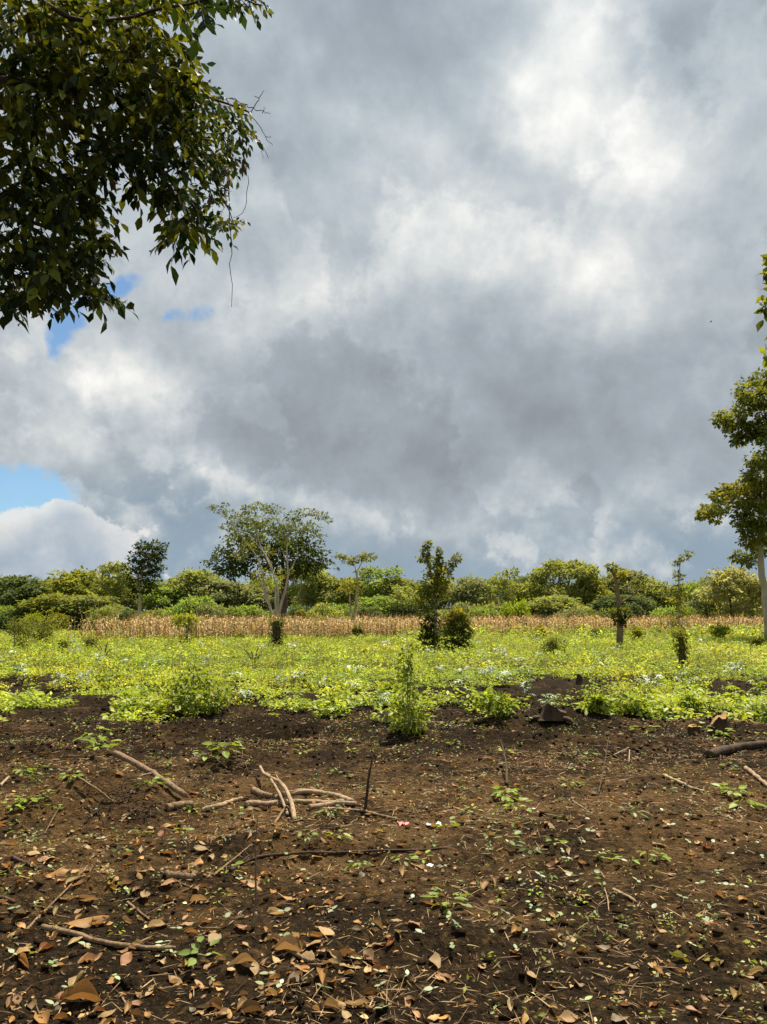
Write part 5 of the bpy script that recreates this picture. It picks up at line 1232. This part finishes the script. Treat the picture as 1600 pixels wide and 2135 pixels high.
L = .02 + .12 * RNG.random(n) ** 1.6; a = rnd(0, 6.28, n); tl = rnd(-.10, .25, n)
add_leaves(straw, np.stack([x, y, gh(x, y) + .004], 1), np.stack([np.cos(a), np.sin(a), tl], 1), RNG.normal(0, .5, (n, 3)) + (0, 0, 1), L, rnd(.0020, .0052, n) * (.6 + y / 10), palette(n, [(.34, .22, .105), (.22, .14, .065), (.44, .31, .16), (.12, .072, .035)], .25), T_STRAW)
tag(straw.build('straw_litter', M['dry_bits']), 'thin straw and root fibres strewn over the soil', kind='stuff')
mini = MB()
x, y = scatter(5200, 3.2, 12.8, 1.3, .3); kp = RNG.random(len(x)) < .12 + .18 * (x > .06 * y) + .9 * fbm(x / 1.2, y / 1.2 + 30, 2) + .25 * (y > 9); x, y = x[kp], y[kp]
weed_arrays(mini, x, y, gh(x, y), rnd(.03, .09, len(x)), 5, [(.22, .29, .05), (.15, .21, .04), (.36, .42, .26)], T_DIA)
tag(mini.build('sprouts', M['field_leaf']), 'tiny green sprouts in the bare soil', kind='stuff')
# clods
ico = np.array([(0, 0, 1)] + [(.894 * math.cos(a), .894 * math.sin(a), .447) for a in np.arange(5) * 1.2566] + [(.894 * math.cos(a), .894 * math.sin(a), -.447) for a in np.arange(5) * 1.2566 + .6283] + [(0, 0, -1)])
icf = np.array([(0, 1 + i, 1 + (i + 1) % 5) for i in range(5)] + [(1 + i, 6 + i, 1 + (i + 1) % 5) for i in range(5)] + [(1 + (i + 1) % 5, 6 + i, 6 + (i + 1) % 5) for i in range(5)] + [(11, 6 + (i + 1) % 5, 6 + i) for i in range(5)])
x, y = scatter(24000, 3.0, 19, 1.05, .3); kp = RNG.random(len(x)) < .5 + 1.6 * fbm(x / .8 + 90, y / .8, 3); x, y = x[kp], y[kp]; n = len(x)
sz_ = .004 + .020 * RNG.random(n) ** 3.6 + .012 * (y > 9) * RNG.random(n) ** 2
v = ico[None] * (1 + .30 * RNG.normal(size=(n, 12, 1))) * sz_[:, None, None] * np.stack([rnd(.8, 1.5, n), rnd(.8, 1.3, n), rnd(.55, .95, n)], 1)[:, None, :] + np.stack([x, y, gh(x, y) + sz_ * .25], 1)[:, None, :]
clods = MB(); clods.add(v.reshape(-1, 3), [(icf[None] + (np.arange(n) * 12)[:, None, None]).reshape(-1, 3)])
tag(clods.build('soil_clods', M['clod']), 'crumbs and clods of dark soil', kind='stuff')
# a pale pebble, two scraps, a bird
def lump(name, lab, cat, px, py, r, col, mat, sq=(1, 1, .6)):
    g = G(px, py); m = MB(); m.add(ico * (1 + .12 * RNG.normal(size=(12, 1))) * r * np.array(sq), [icf]); o = m.build(name, mat, None, True)
    md = o.modifiers.new('sub', 'SUBSURF'); md.levels = md.render_levels = 2; o.location = (g[0], g[1], g[2] + r * .35); o.color = (*col, 1); return tag(o, lab, cat)
M['pebble'] = bark_mat('pebble', (0.32, 0.27, 0.2), (0.5, 0.43, 0.34), 30, (1, 1, 1), .2)
lump('pebble', 'round pale pebble in the litter right of center', 'pebble', 1226, 1710, .024, (.5, .4, .3), M['pebble'])
lump('pebble', 'small whitish pebble in front of the upright young shrub ridge', 'pebble', 990, 1527, .022, (.5, .4, .3), M['pebble'])
def scrap(name, lab, px, py, spx, col, seed):
    g = G(px, py); sl = math.hypot(g[1], 1.6); r = np.random.default_rng(seed); n = 6; v = []
    for i in range(n):
        for j in range(4): v.append(((i / (n - 1) - .5) * (1 + .1 * r.normal()), (j / 3 - .5) * .55 * (1 + .25 * r.normal()), .10 * r.normal() + .12))
    q = [(i * 4 + j, i * 4 + j + 1, i * 4 + j + 5, i * 4 + j + 4) for i in range(n - 1) for j in range(3)]
    m = MB(); m.add(np.array(v) * spx * sl / 1600, [np.array(q)]); mt, b = new_mat(name); finish(b, principled(b, (*col, 1), .5)); o = m.build(name, mt, None, True); o.location = g; return tag(o, lab, 'scrap')
scrap('red_scrap', 'small red scrap lying right of the stick pile', 842, 1720, 24, (.30, .012, .012), 4)
scrap('white_scrap', 'crumpled white scrap lying right of the red scrap', 905, 1722, 28, (.60, .60, .60), 5)
scrap('white_scrap', 'thin white scrap behind the tan leaf below the long dark branch', 897, 1806, 14, (.5, .5, .48), 8)
c = W(1483, 671, 60); m = MB()
bird = empty('bird', c, 'tiny dark bird flying in the grey sky at right', 'bird')
tube(m, [(-.12, 0, 0), (-.06, 0, .01), (0, 0, .01), (.07, 0, .015), (.12, 0, .02)], [.004, .022, .032, .022, .006], 7); m.build('body', M['dark_stick'], bird, True)
for s in (-1, 1):
    m = MB(); m.add([(.03, 0, .02), (-.05, 0, .02), (.03, s * .12, .06), (-.04, s * .13, .06), (-.02, s * .26, .03)], [np.array([(0, 1, 3, 2)]), np.array([(2, 3, 4)])]); m.build('wing', M['dark_stick'], bird)
